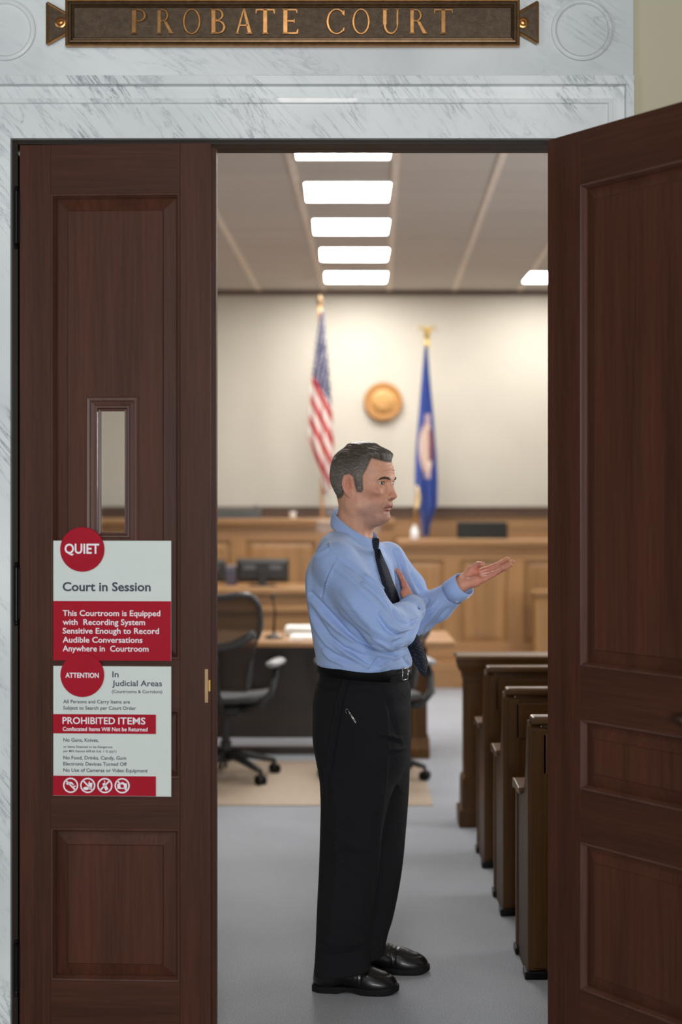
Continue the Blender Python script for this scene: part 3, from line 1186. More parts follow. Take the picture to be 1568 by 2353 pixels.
SHIRT_FOLDS = [
    # yoke and shoulder seam
    ([(772, 1290), (757, 1312), (747, 1340), (739, 1372)], 2.6, -2.2),
    ([(778, 1286), (763, 1308), (752, 1340), (745, 1372)], 3.0, 1.6),
    ([(716, 1272), (735, 1262), (752, 1252)], 3.5, -3.2), ([(718, 1283), (737, 1272), (754, 1262)], 4, 2.0),
    ([(752, 1238), (760, 1258), (780, 1278), (800, 1285)], 4, 1.6),
    # puckered stitching of the armhole seam
] + [([(779 - 36 * q ** .7 - 3, 1280 + 94 * q - 1), (779 - 36 * q ** .7 + 4, 1280 + 94 * q + 1)], 2.0, 1.0) for q in (k / 15 for k in range(16))] + [
    # folds fanning from the armpit down the sleeve
    ([(714, 1362), (742, 1392), (772, 1425), (800, 1455), (828, 1474)], 5, -6.5),
    ([(716, 1378), (742, 1412), (776, 1446), (812, 1472)], 6, 4.5),
    ([(718, 1400), (736, 1432), (756, 1462), (790, 1490), (840, 1508)], 5, -4.5),
    ([(712, 1405), (726, 1440), (742, 1474), (770, 1502)], 5, 3.0),
    ([(724, 1450), (744, 1482), (775, 1508), (812, 1522)], 5, -3.2),
    ([(830, 1474), (866, 1490), (905, 1508)], 4, -5.0),
    ([(840, 1492), (870, 1506), (908, 1512), (935, 1500)], 5, 3.0),
    # sleeve long tension lines to the elbow
    ([(770, 1300), (812, 1335), (850, 1372), (885, 1410)], 9, 3.2),
    ([(790, 1292), (830, 1318), (862, 1346), (880, 1368)], 6, -2.4),
    ([(835, 1340), (868, 1364), (888, 1388), (898, 1402)], 4, 3.2),
    ([(842, 1322), (868, 1340), (886, 1358)], 4, 2.4), ([(838, 1332), (864, 1350), (884, 1370)], 3, -2.4),
    ([(790, 1360), (820, 1400), (856, 1440), (888, 1462)], 10, 2.6),
    ([(782, 1402), (812, 1440), (850, 1468), (886, 1482)], 7, -2.4),
    ([(870, 1420), (890, 1448), (912, 1462), (940, 1456), (958, 1440)], 4, -4.5),
    ([(874, 1410), (896, 1438), (918, 1450), (944, 1444), (958, 1428)], 4, 4.5),
    ([(902, 1400), (918, 1424), (938, 1436), (956, 1424)], 3.5, -3.5),
    ([(916, 1396), (930, 1416), (948, 1424), (960, 1414)], 3.5, 3.0),
    ([(905, 1478), (926, 1470), (948, 1452), (966, 1430)], 5, -4.0),
    ([(915, 1492), (938, 1482), (958, 1462), (970, 1442)], 5, 3.5),
    ([(852, 1468), (880, 1480), (905, 1494)], 5, 2.5),
    # left chest, upper arm and elbow creases
    ([(905, 1262), (918, 1290), (926, 1322), (930, 1350)], 4, -3.5), ([(916, 1262), (928, 1292), (936, 1326)], 4, 3.0),
    ([(928, 1300), (942, 1330), (955, 1358), (968, 1378)], 4, 3.8), ([(934, 1338), (946, 1358), (958, 1376)], 5, -4.5),
    ([(944, 1318), (958, 1342), (972, 1362)], 4, -3.0), ([(950, 1385), (964, 1384), (976, 1374)], 4, 3.5),
    ([(962, 1398), (975, 1392), (984, 1380)], 4, -4.5), ([(975, 1404), (990, 1398), (1005, 1380)], 5, 2.5),
    ([(985, 1450), (1008, 1424), (1030, 1398)], 5, -2.6), ([(975, 1436), (996, 1412), (1016, 1388)], 6, 2.5),
    ([(872, 1255), (888, 1290), (902, 1330), (914, 1370)], 3.0, 1.6),
    # button band and chest pleats
    ([(884, 1262), (900, 1300), (916, 1345), (926, 1385)], 2.0, -1.2), ([(878, 1262), (893, 1300), (909, 1345), (920, 1385)], 2.0, 1.2),
    # waist blousing over the belt
    ([(770, 1478), (800, 1504), (835, 1524), (850, 1532)], 6, 3.0), ([(800, 1490), (828, 1512), (852, 1528)], 4, -3.0),
    ([(742, 1496), (760, 1514), (790, 1528)], 4, 2.6), ([(870, 1512), (860, 1528), (850, 1538)], 4, -3.0),
    ([(900, 1515), (885, 1530), (872, 1538)], 5, 2.4), ([(925, 1510), (935, 1522), (944, 1535)], 4, -2.2),
    ([(712, 1310), (709, 1350), (712, 1395)], 6, 2.0),
]


def lrow(py, l, r, Y, b):
    return (az(py, Y), (ax(l, Y) + ax(r, Y)) / 2, Y, (ax(r, Y) - ax(l, Y)) / 2, b)


HIPS = [lrow(1512, 744, 934, YC, .146), lrow(1535, 738, 939, YC, .154), lrow(1562, 732, 939, YC, .157), lrow(1580, 725, 944, YC, .167), lrow(1600, 721, 944, YC, .170), lrow(1650, 721, 944, YC, .168),
        lrow(1700, 725, 943, YC, .160), lrow(1760, 740, 930, YC, .12), lrow(1800, 760, 910, YC, .07)]
NEARL = [(py, l, r) for py, l, r in ((1640, 735, 925), (1700, 726, 925), (1750, 731, 915), (1800, 735, 903), (1850, 737, 892), (1900, 736, 881),
                                      (2000, 733, 871), (2080, 729, 858), (2130, 727, 850), (2180, 725, 849), (2215, 723, 852), (2250, 719, 855))]
FARL = [(1640, 800, 938), (1700, 800, 942), (1800, 800, 941), (1900, 803, 934), (2000, 802, 924), (2060, 800, 914), (2110, 796, 903), (2150, 794, 891), (2185, 794, 885), (2215, 792, 884)]
NLY, FLY = 4.725, 4.905
NROWS = [lrow(py, l, r, NLY, .090 if py < 1900 else .080) for py, l, r in NEARL]
FROWS = [lrow(py, l, r, FLY, .088 if py < 1900 else .078) for py, l, r in FARL]


def trousers_sdf(P):
    d = s_loft(P, HIPS, 0, 2.3)
    nl = s_loft(P, NROWS, 0, 2.2)
    # sloping hem: long at the heel
    hem = np.float32(az(2240, NLY)) + (P[:, 0] - np.float32(ax(719, NLY))) * np.float32(.12)
    nl = smax(nl, hem - P[:, 2], .004)
    fl = s_loft(P, FROWS, 0, 2.2)
    hem = np.float32(az(2205, FLY)) + (P[:, 0] - np.float32(ax(794, FLY))) * np.float32(.16)
    fl = smax(fl, hem - P[:, 2], .004)
    d = smin(d, smin(nl, fl, .012), .05)
    return smax(d, P[:, 2] - belt_z(P[:, 0]), .004)


TROUSER_FOLDS = [
    ([(790, 1560), (776, 1610), (764, 1680), (750, 1760), (746, 1860)], 4, 2.6), ([(798, 1565), (784, 1615), (772, 1685), (760, 1770)], 4, -2.0),
    ([(726, 1574), (750, 1582), (776, 1583)], 2.0, -2.2), ([(870, 1684), (900, 1690), (922, 1698)], 4, 2.5), ([(872, 1696), (900, 1702), (922, 1710)], 3, -2.5),
    ([(895, 1720), (918, 1722), (930, 1718)], 4, 2.2), ([(880, 1584), (900, 1640), (915, 1700)], 5, -1.6),
    ([(885, 1590), (893, 1700), (886, 1800), (872, 1900), (866, 2040)], 4, 1.8),
    ([(752, 1890), (790, 1930), (830, 1950)], 10, 1.6), ([(742, 1985), (790, 1960), (850, 1965)], 9, -2.0),
    ([(728, 2150), (770, 2170), (820, 2168), (846, 2150)], 7, 3.0), ([(726, 2185), (770, 2198), (830, 2186)], 7, -3.0),
    ([(760, 1760), (775, 1900), (770, 2050), (755, 2200)], 12, 1.6),
]


# ---- hands
def hand_prims(wr, d, n, curl, spread, thumb, size=1.0, fore=None, right=False):
    """wrist, finger direction, palm normal (out of the palm); thumb side = n x d.  returns list of (points, radii, k)"""
    d = unit(d)
    n = unit(np.asarray(n, float) - d * np.dot(n, d))
    t = np.cross(d, n) if right else np.cross(n, d)
    s = size
    out = []
    def W(a, b, c):
        return wr + (d * a + t * b + n * c) * s
    # palm: fan of metacarpals
    mcp = [W(.092, .030, -.002), W(.097, .010, -.004), (W(.092, -.010, -.003)), W(.083, -.028, .001)]
    for k, m in enumerate(mcp):
        out.append(([W(.004, (.020, .008, -.006, -.018)[k], 0), (W(.05, (.027, .009, -.009, -.024)[k], -.001)), m], [.0150 * s, .0135 * s, (.0112, .0112, .0106, .0098)[k] * s], .012))
    out.append(([W(.012, -.016, .006), W(.055, -.024, .007)], [.013 * s, .0125 * s], .012))
    out.append(([W(.016, .016, .006), W(.050, .030, .010)], [.0145 * s, .0130 * s], .014))
    if fore is not None:
        out.append(([fore, wr + (fore - wr) * .3, W(.006, 0, 0)], [.032 * s, .027 * s, .0235 * s], .016))
    lens = [(.042, .026, .021), (.046, .029, .022), (.043, .027, .022), (.034, .020, .019)]
    rad = [(.0098, .0088, .0080, .0068), (.0100, .0090, .0082, .0070), (.0095, .0086, .0078, .0066), (.0085, .0076, .0068, .0058)]
    fingers = []
    for k in range(4):
        p = mcp[k]
        dirv = unit(d + t * spread[k])
        a = 0.0
        pts = [p]
        for j in range(3):
            a += curl[k][j]
            dv = dirv * math.cos(a) + n * math.sin(a)
            p = p + dv * lens[k][j] * s
            pts.append(p)
        out.append((pts, [r * s for r in rad[k]], .004, 'finger'))
        fingers.append(pts)
    tp = [W(*q) for q in thumb]
    out.append((tp, [.0145 * s, .0125 * s, .0108 * s, .0090 * s][:len(tp)], .008, 'thumb'))
    return out, fingers, tp


def hand_sdf(P, prims):
    palm = None
    rest = []
    for pr in prims:
        e = s_chain(P, pr[0], pr[1], pr[2] if len(pr) == 3 else .003)
        if len(pr) == 3:
            palm = e if palm is None else smin(palm, e, pr[2])
        else:
            rest.append((e, pr))
    fing = None
    for e, pr in rest:
        if pr[3] == 'finger':
            fing = e if fing is None else smin(fing, e, .0015)
    d = smin(palm, fing, .007)
    for e, pr in rest:
        if pr[3] == 'thumb':
            d = smin(d, e, .012)
    return d


LH_D = unit([.915, -.10, .365])
LH_N = unit([-.36, -.46, .82])
LH, LHF, LHT = hand_prims(vec(1059, 1342, 4.868), LH_D, LH_N,
                          [(.04, .12, .10), (.00, .10, .08), (.02, .10, .08), (.10, .14, .10)], (-.02, -.01, .0, .0),
                          [(.024, .018, .008), (.052, .030, .020), (.080, .024, .032), (.094, .004, .040)], 1.0, LE * .25 + LW * .75)
RH_D = unit([-.20, .72, .66])
RH_N = unit([-1.0, -.02, -.2])
RH, RHF, RHT = hand_prims(RW + np.array([-.006, .012, .010]), RH_D, RH_N,
                          [(.06, .10, .1), (.04, .06, .06), (.02, .04, .05), (.0, .03, .05)], (.0, .0, .0, .0),
                          [(.020, .010, -.004), (.050, .012, -.008), (.072, .010, -.008), (.088, .006, -.006)], .90, RE * .2 + RW * .8, True)


def body_sdf(P):
    Q = to_head(P)
    d = np.full(len(P), 9.0, np.float32)
    m = (Q[:, 2] > -.26) & (np.abs(Q[:, 0]) < .24) & (np.abs(Q[:, 1]) < .22)
    if m.any():
        q = Q[m]
        d[m] = smin(head_skin(q) * SK, neck_skin(q) * SK, .034)
    t = torso_only(P, -.016)
    d = smin(d, t, .02)
    # upper arms and forearms inside the sleeves
    arm = s_chain(P, [vec(806, 1275, YC), RS, RE, RW], [.04, .040, .038, .027], .02)
    d = smin(d, arm, .02)
    arm = s_chain(P, [vec(812, 1275, YC), LS, LE, LE * .25 + LW * .75], [.04, .038, .036, .030], .02)
    d = smin(d, arm, .02)
    for c, pr in ((RW, RH), (LW, LH)):
        m = s_ball(P, c, .30) < 0
        if m.any():
            d[m] = smin(d[m], hand_sdf(P[m], pr), .006)
    # legs and feet inside trousers and shoes
    hip = vec(835, 1590, YC)
    for px0, px1, px2, Y, fy in ((800, 805, 788, NLY, 2262), (862, 862, 842, FLY, 2222)):
        leg = s_chain(P, [hip * .4 + vec(px0, 1650, Y) * .6, vec(px1, 1900, Y), vec(px2, fy - 60, Y), vec(px2, fy - 38, Y), vec(px2 + 50, fy - 16, Y)], [.080, .052, .036, .024, .014], .01)
        d = smin(d, leg, .03)
    return d


def body_color(v):
    Q = to_head(v)
    f, l, u = Q[:, 0], Q[:, 1], Q[:, 2]
    al = np.abs(l)
    base = np.array(srgb(212, 158, 131))
    c = np.tile(base, (len(v), 1))
    def mixin(col, w):
        w = np.clip(w, 0, 1)[:, None]
        c[:] = c * (1 - w) + np.array(srgb(*col)) * w
    head = (u > -.2) & (np.abs(f) < .2) & (al < .2)
    g = lambda cx, cy, cz, rx, ry, rz: np.exp(-(((f - cx) / rx) ** 2 + ((al - cy) / ry) ** 2 + ((u - cz) / rz) ** 2)) * head
    mixin((186, 112, 92), .75 * g(.112, 0, -.042, .02, .018, .016))
    mixin((190, 118, 98), .6 * g(.075, .052, -.030, .03, .02, .02))
    mixin((200, 126, 108), .7 * g(-.014, .085, -.002, .03, .014, .04) * (al > .074))
    # shaved beard shadow on jaw, chin and upper lip
    beard = np.clip(((-.052 - .28 * (.09 - f)) - u) / .018, 0, 1) * np.clip((f - .0) / .03, 0, 1) * head * np.clip((u + .172) / .04, 0, 1)
    mixin((150, 116, 100), .55 * beard)
    # lips
    lip = np.maximum(g(.100, .006, -.0725, .02, .014, .0042), np.maximum(g(.097, .006, -.0875, .02, .013, .0046), g(.090, .020, -.081, .02, .006, .004)))
    mixin((170, 98, 88), .95 * np.clip(lip * 1.5, 0, 1))
    mixin((60, 26, 24), 1.2 * g(.094, .0, -.0800, .012, .020, .0022) * (f < .102))
    # eye surround
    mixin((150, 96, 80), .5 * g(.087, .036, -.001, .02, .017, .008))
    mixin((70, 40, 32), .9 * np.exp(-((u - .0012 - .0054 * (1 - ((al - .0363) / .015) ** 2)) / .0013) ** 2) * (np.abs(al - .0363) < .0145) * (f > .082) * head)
    mixin((40, 18, 16), 1.0 * g(.1075, .0078, -.0535, .006, .0036, .004))
    # hair-toned skin where the hair starts, and cropped sideburn skin
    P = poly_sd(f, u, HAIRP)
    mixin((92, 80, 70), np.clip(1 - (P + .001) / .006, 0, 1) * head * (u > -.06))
    # palms and knuckles a little redder
    for w0, dd, nn in ((LW, LH_D, LH_N), (RW, RH_D, RH_N)):
        r = v - w0
        m = np.exp(-(np.linalg.norm(r - dd * .10, axis=1) / .10) ** 4)
        mixin((198, 124, 104), .8 * m)
    c[v[:, 2] < .40] = srgb(18, 18, 20)      # black socks
    return c


def build_person():
    base = np.array([ax(830, YC), YC, 0.0])
    gx = axis_grid([(-.30, -.05, .006), (-.05, .21, .0019), (.21, .38, .004), (.38, .62, .0022)])
    gy = axis_grid([(4.44, 4.66, .005), (4.66, 4.94, .0021), (4.94, 5.10, .005)])
    gz = axis_grid([(0.01, .90, .011), (.90, 1.20, .006), (1.20, 1.47, .0024), (1.47, 1.66, .0019), (1.66, 1.80, .0022), (1.80, 1.90, .004)])
    v, q = mesh_sdf(body_sdf, gx, gy, gz)
    v, q = keep_largest(v, q)
    col = body_color(v)
    body = np_object('person', v - base, q, M_skin, None, col)
    body.location = base
    tag(body, 'man in blue shirt, dark tie and black trousers gesturing with one open palm', 'person')

    def cloth_part(name, fn, gx, gy, gz, mat, fl=None, parent=body, sm=1, noise=0):
        v, q = mesh_sdf(fn, gx, gy, gz)
        v, q = keep_largest(v, q)
        v = smooth_mesh(v, q, sm)
        if fl:
            v = folds(v, mesh_normals(v, q), fl)
            v = smooth_mesh(v, q, 1, .35)
        return np_object(name, v, q, mat, parent), v, q

    g = lambda a, b, h: axis_grid([(a, b, h)])
    shirt, sv, sq = cloth_part('shirt', shirt_sdf, g(-.20, .44, .0036), g(4.42, 5.10, .0042), g(1.045, 1.60, .0036), M_shirt, SHIRT_FOLDS)
    trousers, tv, tq = cloth_part('trousers', trousers_sdf, g(-.14, .28, .0042), g(4.55, 5.05, .005), g(.05, 1.12, .0048), M_trouser, TROUSER_FOLDS)
    shirt['label'] = 'light blue long-sleeved dress shirt'
    trousers['label'] = 'black pleated trousers'

    # hair
    def hair_world(P):
        return hair_sdf(to_head(P).astype(np.float64)).astype(np.float32) * SK
    v, q = mesh_sdf(hair_world, g(-.08, .21, .0019), g(4.66, 4.96, .0022), g(az(1160, YC), az(1000, YC), .0019))
    v, q = keep_largest(v, q)
    v = smooth_mesh(v, q, 2, .4)
    Q = to_head(v)
    an = hair_flow(Q)
    side = np.clip((.085 - Q[:, 2]) / .05, 0, 1)
    w = (.10 + .40 * side * np.clip((Q[:, 2] + .05) / .03, .6, 1))[:, None]
    col = np.array(srgb(72, 63, 55)) * (1 - w) + np.array(srgb(150, 142, 134)) * w
    hair = np_object('hair', v, q, M_hair, body, col)
    fa = hair.data.attributes.new('Flow', 'FLOAT_VECTOR', 'POINT')
    fa.data.foreach_set('vector', np.stack([an * .1, Q[:, 0] * .09, np.zeros(len(v))], 1).astype(np.float32).ravel())
    hair['label'] = 'short dark hair greying at the sides, combed back'

    # eyes, brows
    for s in (-1, 1):
        mb = MB()
        mb.ball((0, 0, 0), .0128, 28)
        pts = np.array(mb.v)
        ctr = np.array([.0815, s * .0363, .001])
        w = from_head(pts + ctr)
        o_ = MB()
        o_.v, o_.f, o_.fm = [tuple(p) for p in w], mb.f, mb.fm
        eye = build('eye', o_, M_eye, body, smooth=True)
        look = unit([.96, -.24, .02])
        dt = pts @ look / .0128
        cc = np.tile(np.array(srgb(206, 192, 182)), (len(pts), 1))
        cc[dt > .865] = srgb(70, 52, 40)
        cc[dt > .962] = srgb(10, 9, 9)
        ca_ = eye.data.color_attributes.new('Tint', 'FLOAT_COLOR', 'POINT')
        ca_.data.foreach_set('color', np.concatenate([cc, np.ones((len(pts), 1))], 1).astype(np.float32).ravel())
    def surf(l, u, lift=0.0):
        fs = np.linspace(.05, .13, 400)
        d = head_skin(np.stack([fs, np.full(400, l), np.full(400, u)], 1).astype(np.float32))
        k = np.where(d < 0)[0]
        return (fs[k[-1]] + lift, l, u)
    BROW = [surf(.017, .0150, .0004), surf(.025, .0180, .0008), surf(.036, .0200, .0008), surf(.043, .0192, .0008), surf(.049, .0176, .0008), surf(.054, .0150, .0008), surf(.059, .0112, .0004)]

    def brow_sdf_s(s):
        def fn(P):
            Q = to_head(P).copy()
            Q[:, 1] *= s
            d = s_chain(Q, BROW, [.0024, .0032, .0031, .0029, .0024, .0019, .0010], .003)
            f2 = np.sin(Q[:, 1] * 2200 + Q[:, 2] * 1500) * .0004
            return d * SK + f2
        return fn
    for s in (-1, 1):
        v, q = mesh_sdf(brow_sdf_s(s), g(.02, .21, .0014), g(4.66, 4.86, .0014), g(az(1108, YC), az(1084, YC), .0012))
        np_object('eyebrow', v, q, M_brow, body, np.tile(np.array(srgb(66, 52, 43)), (len(v), 1)))

    bvh = BVHTree.FromPolygons([tuple(p) for p in sv], [tuple(p) for p in sq])
    tbvh = BVHTree.FromPolygons([tuple(p) for p in tv], [tuple(p) for p in tq])
    eyep = Vector((0, 0, CAMH))

    def on(px, py, tree=bvh, lift=.004, dflt=4.7):
        dr = (at(px, py, 4.0) - eyep).normalized()
        h, nr, _, _ = tree.ray_cast(eyep, dr)
        if h is None:
            return at(px, py, dflt)
        return h - dr * lift

    def on_chest(px, py, lift=.004):
        dr = (at(px, py, 4.0) - eyep).normalized()
        t_ = 4.2
        for _ in range(80):
            p = eyep + dr * t_
            dd_ = float(torso_only(np.array([p], np.float32))[0])
            if dd_ < lift:
                return p
            t_ += max(dd_ - lift, .0005) * .8
            if t_ > 5.2:
                break
        return at(px, py, 4.72)

    # collar: folded leaf around the neck, high behind, points in front
    TH = np.radians(np.concatenate([np.linspace(-172, 172, 61)]))
    def collar_pt(th, k):
        """k 0 stand foot inside, 1 fold line, 2 leaf edge"""
        fr = .5 - .5 * np.cos(th)               # 0 behind, 1 in front
        ang = math.pi + th                      # measured from the forward direction
        cf, cl = math.cos(ang), math.sin(ang)
        top = np.array([-.036 + .010 * fr, 0, -.083 - .104 * fr])
        if k == 0:
            r, h = .066, top[2] - .028
        elif k == 1:
            r, h = .0690, top[2]
        else:
            r = .079 + .004 * fr
            h = top[2] - .050 + .008 * fr - .020 * fr ** 6
        return from_head((top[0] + r * 1.02 * cf, r * .98 * cl, h))
    mb = MB()
    rings = []
    for th in TH:
        a0, a1, a2 = collar_pt(th, 0), collar_pt(th, 1), collar_pt(th, 2)
        cen = from_head((-.036, 0, 0))
        out = np.array([a1[0] - cen[0], a1[1] - cen[1], 0])
        out = out / np.linalg.norm(out)
        am = a1 * .45 + a2 * .55 + out * .0035
        t_ = .0026
        rings.append([tuple(a0), tuple(a1 * .5 + a0 * .5), tuple(a1 + np.array([0, 0, .001])), tuple(a1 + out * t_ + np.array([0, 0, .0008])), tuple(am + out * t_), tuple(a2 + out * t_), tuple(a2), tuple(am - out * .001), tuple(a1 - np.array([0, 0, .003]))])
    mb.loft(rings, closed=True, caps=True)
    c_ = build('collar', mb, M_shirt, shirt, smooth=True, subsurf=1)

    # cuffs
    def cuff(c, dirv, r0, r1, ln, thick=.0022, squash=1.0):
        dirv = unit(dirv)
        a = unit(np.cross(dirv, [0, 0, 1]))
        b = np.cross(a, dirv)
        prof = [(r0 - thick, 0), (r0, 0), ((r0 + r1) / 2 + .0008, ln / 2), (r1, ln), (r1 - thick * 1.4, ln + .0008), (r1 - thick * 2.2, ln - .001), (r0 - thick * 2.5, ln * .3)]
        rings = []
        for r, h in prof:
            rings.append([tuple(c + dirv * h + a * (r * math.cos(2 * math.pi * i / 40)) + b * (r * squash * math.sin(2 * math.pi * i / 40))) for i in range(40)])
        m = MB()
        m.loft(rings, caps=False)
        o = build('cuff', m, M_shirt, shirt, smooth=True)
        return o, a, b
    dl_ = unit(LW - LE)
    co, a, b = cuff(LW - dl_ * .042, dl_, .0462, .0440, .062)
    for ang, h in ((-1.15, .016), (-1.75, .046)):
        m = MB()
        ctr = LW - dl_ * .042 + dl_ * h + a * .0448 * math.cos(ang) + b * .0448 * math.sin(ang)
        nrm = unit(a * math.cos(ang) + b * math.sin(ang))
        e1 = unit(np.cross(nrm, dl_))
        e2 = np.cross(nrm, e1)
        rings = [[tuple(ctr + nrm * hh + e1 * rr * math.cos(2 * math.pi * i / 14) + e2 * rr * math.sin(2 * math.pi * i / 14)) for i in range(14)] for rr, hh in ((.0050, -.002), (.0050, .0012), (.0034, .0018), (.0028, .0010))]
        m.loft(rings)
        build('button', m, M_button, co, smooth=True)
    dr_ = unit(RW - RE)
    cuff(RW - dr_ * .040, unit(dr_ + np.array([0, .12, .22])), .0500, .0445, .062)

    # tie: knot, blade down the chest, lower blade swinging out below the arm
    def ribbon(rows, thick, dfl=None):
        """rows: left px, right px, py, depth override"""
        m = MB()
        rings = []
        for (x0, y0), (x1, y1), Y in rows:
            if Y == 'x':
                a_, b_ = rings[-2], rings[-1]
                y0_, y1_ = 2 * b_[0][1] - a_[0][1], 2 * b_[2][1] - a_[2][1]
                p0, p1 = at(x0, y0, y0_), at(x1, y1, y1_)
                pm = (p0 + p1) / 2
            elif Y is None:
                p0, pm, p1 = on_chest(x0, y0, .006), on_chest((x0 + x1) / 2, (y0 + y1) / 2, .006), on_chest(x1, y1, .006)
            else:
                p0, p1 = at(x0, y0, Y[0]), at(x1, y1, Y[1])
                pm = (p0 + p1) / 2
            out = Vector((.25, -1, 0)).normalized()
            pm = pm + out * .003
            rings.append([tuple(p0), tuple(pm), tuple(p1), tuple(p1 - out * thick), tuple(pm - out * thick * 1.3), tuple(p0 - out * thick)])
        m.loft(rings)
        return m
    t = NT('tie_silk')
    v_ = t.coords((1, 1, 1))
    vo = t.n('ShaderNodeTexVoronoi')
    vo.inputs['Scale'].default_value = 150
    vo.inputs['Randomness'].default_value = .35
    t.l(v_, vo.inputs['Vector'])
    dots = t.ramp(vo.outputs['Distance'], [(0.14, srgb(92, 98, 122)), (0.26, srgb(24, 27, 38))])
    t.base(dots)
    t.bump(t.noise(t.coords(), 500, 3), .25, .002)
    M_tie = t.set(0.7, 0, 0, 0.15, 0.0)
    knot = MB()
    kc = np.array(on_chest(864, 1250, .012))
    knot.loft([[tuple(kc + np.array([.9 * ax_ * math.cos(2 * math.pi * i / 16), .0075 * math.sin(2 * math.pi * i / 16), hz])) for i in range(16)] for ax_, hz in ((.006, .020), (.0145, .018), (.0140, .006), (.0115, -.008), (.0095, -.017), (.006, -.019))])
    tie = build('tie', ribbon([((861, 1262), (874, 1262), None), ((864, 1285), (882, 1282), None), ((870, 1310), (893, 1306), None), ((879, 1340), (903, 1334), None),
                               ((888, 1370), (914, 1362), None), ((897, 1396), (923, 1390), 'x'), ((905, 1422), (931, 1416), 'x')], .004), M_tie, body, smooth=True)
    tie['label'] = 'dark navy tie with small pale dots'
    build('knot', knot, M_tie, tie, smooth=True, subsurf=1)
    build('tie_blade', ribbon([((930, 1462), (958, 1455), (4.66, 4.68)), ((938, 1488), (968, 1478), (4.645, 4.665)), ((946, 1508), (977, 1497), (4.63, 4.65)), ((955, 1528), (984, 1520), (4.615, 4.64)), ((966, 1546), (983, 1535), (4.61, 4.63)), ((977, 1557), (979, 1557), (4.61, 4.612))], .004), M_tie, tie, smooth=True)
    # belt with buckle
    m = MB()
    rings = []
    BR = .1455
    for i in range(73):
        th = 2 * math.pi * i / 72
        cf, cl = math.cos(th), math.sin(th)
        def bp(r, dz):
            x = ax(839, YC) + TF[0] * cf * (BR + r) + TL[0] * cl * (BR + .0405 + r)
            y = YC + TF[1] * cf * (BR + r) + TL[1] * cl * (BR + .0405 + r)
            return (x, y, belt_z(x) + dz)
        rings.append([bp(.0, -.020), bp(.004, -.020), bp(.0048, 0), bp(.004, .020), bp(.0, .020)])
    m.loft(rings, caps=False)
    belt = build('belt', m, M_belt, body, smooth=True)
    bk = MB()
    for (x, y0, y1, w) in ((925.5, 1537, 1563, 1.7),):
        P0 = on(x, y0, tbvh, .012)
        P1 = on(x, y1, tbvh, .012)
        bk.tube([P0, P1], .0017, 8)
        P2 = P0 + Vector((.019, .030, .0))
        P3 = P1 + Vector((.019, .030, .0))
        bk.tube([P0, P2], .0017, 8)
        bk.tube([P1, P3], .0017, 8)
        bk.tube([P2, P3], .0017, 8)
        bk.tube([(P2 + P3) / 2 + Vector((-.004, -.004, .006)), (P2 + P3) / 2 + Vector((.006, -.006, .010))], .003, 8)
    build('buckle', bk, M_silver, belt, smooth=True)

    # clip on the trouser pocket
    m = MB()
    P = [on(px, py, tbvh, .004) for px, py in ((797, 1640), (794, 1634), (796, 1629), (800, 1630), (804, 1637), (812, 1649), (819, 1659), (820, 1661), (817, 1661), (810, 1650), (803, 1639), (800, 1633))]
    m.tube(P, .0009, 8)
    pc = build('pocket_clip', m, M_silver, trousers, smooth=True)
    # pocket welt
    m = MB()
    P = [on(px, py, tbvh, .001) for px, py in ((727, 1573), (740, 1577), (755, 1580), (776, 1581))]
    m.tube(P, .0016, 6)
    build('pocket_welt', m, M_trouser, trousers, smooth=True)

    # ring on the left ring finger
    pa, pb = LHF[2][0], LHF[2][1]
    m = MB()
    dd = unit(pb - pa)
    c0 = pa * .45 + pb * .55
    a = unit(np.cross(dd, [0, 0, 1]))
    b = np.cross(a, dd)
    rings = [[tuple(c0 + dd * h + (a * math.cos(2 * math.pi * i / 20) + b * math.sin(2 * math.pi * i / 20)) * r) for i in range(20)] for r, h in ((.0093, -.0025), (.0104, -.002), (.0104, .002), (.0093, .0025))]
    m.loft(rings, caps=False)
    build('ring', m, plain('gold', srgb(220, 180, 110), .25, 1.0), body, smooth=True)

    # shoes
    for cx0, toe, py0, Y0, ang in ((718, 917, 2279, 4.758, -.10), (800, 988, 2230, 4.950, -.04)):
        dx = np.array([math.cos(ang), math.sin(ang), 0])
        dy = np.array([-math.sin(ang), math.cos(ang), 0])
        o0 = np.array([ax(cx0, Y0), Y0, 0.0])
        L = (ax(toe, Y0) - ax(cx0, Y0)) / math.cos(ang)
        s = L / .288
        def fr(P):
            r = P - o0.astype(P.dtype)
            return np.stack([r @ dx.astype(P.dtype), r @ dy.astype(P.dtype), P[:, 2]], 1) / np.float32(s)
        def upper(P):
            q = fr(P)
            d = s_chain(q, [(.045, 0, .056), (.125, 0, .060), (.185, 0, .040), (.232, .0, .031)], [.036, .037, .039, .036], .03)
            d = smin(d, s_ell(q, (.215, 0, .030), (.066, .046, .030)), .02)
            d = smin(d, s_ell(q, (.05, 0, .035), (.046, .036, .034)), .02)
            d = smin(d, s_cone(q, (.06, 0, .08), (.065, 0, .11), .036, .034), .02)
            # apron seam and vamp creases
            ring = np.abs(np.hypot((q[:, 0] - .195) / .062, q[:, 1] / .032) - 1) * .03
            d = d + .0022 * np.exp(-(ring / .0022) ** 2) * (q[:, 2] > .03)
            for xx in (.150, .162, .176):
                d = d + .0022 * np.exp(-((q[:, 0] - xx + .3 * np.abs(q[:, 1])) / .003) ** 2) * (q[:, 2] > .03)
            d = smax(d, .016 - q[:, 2], .004)
            return d * np.float32(s)
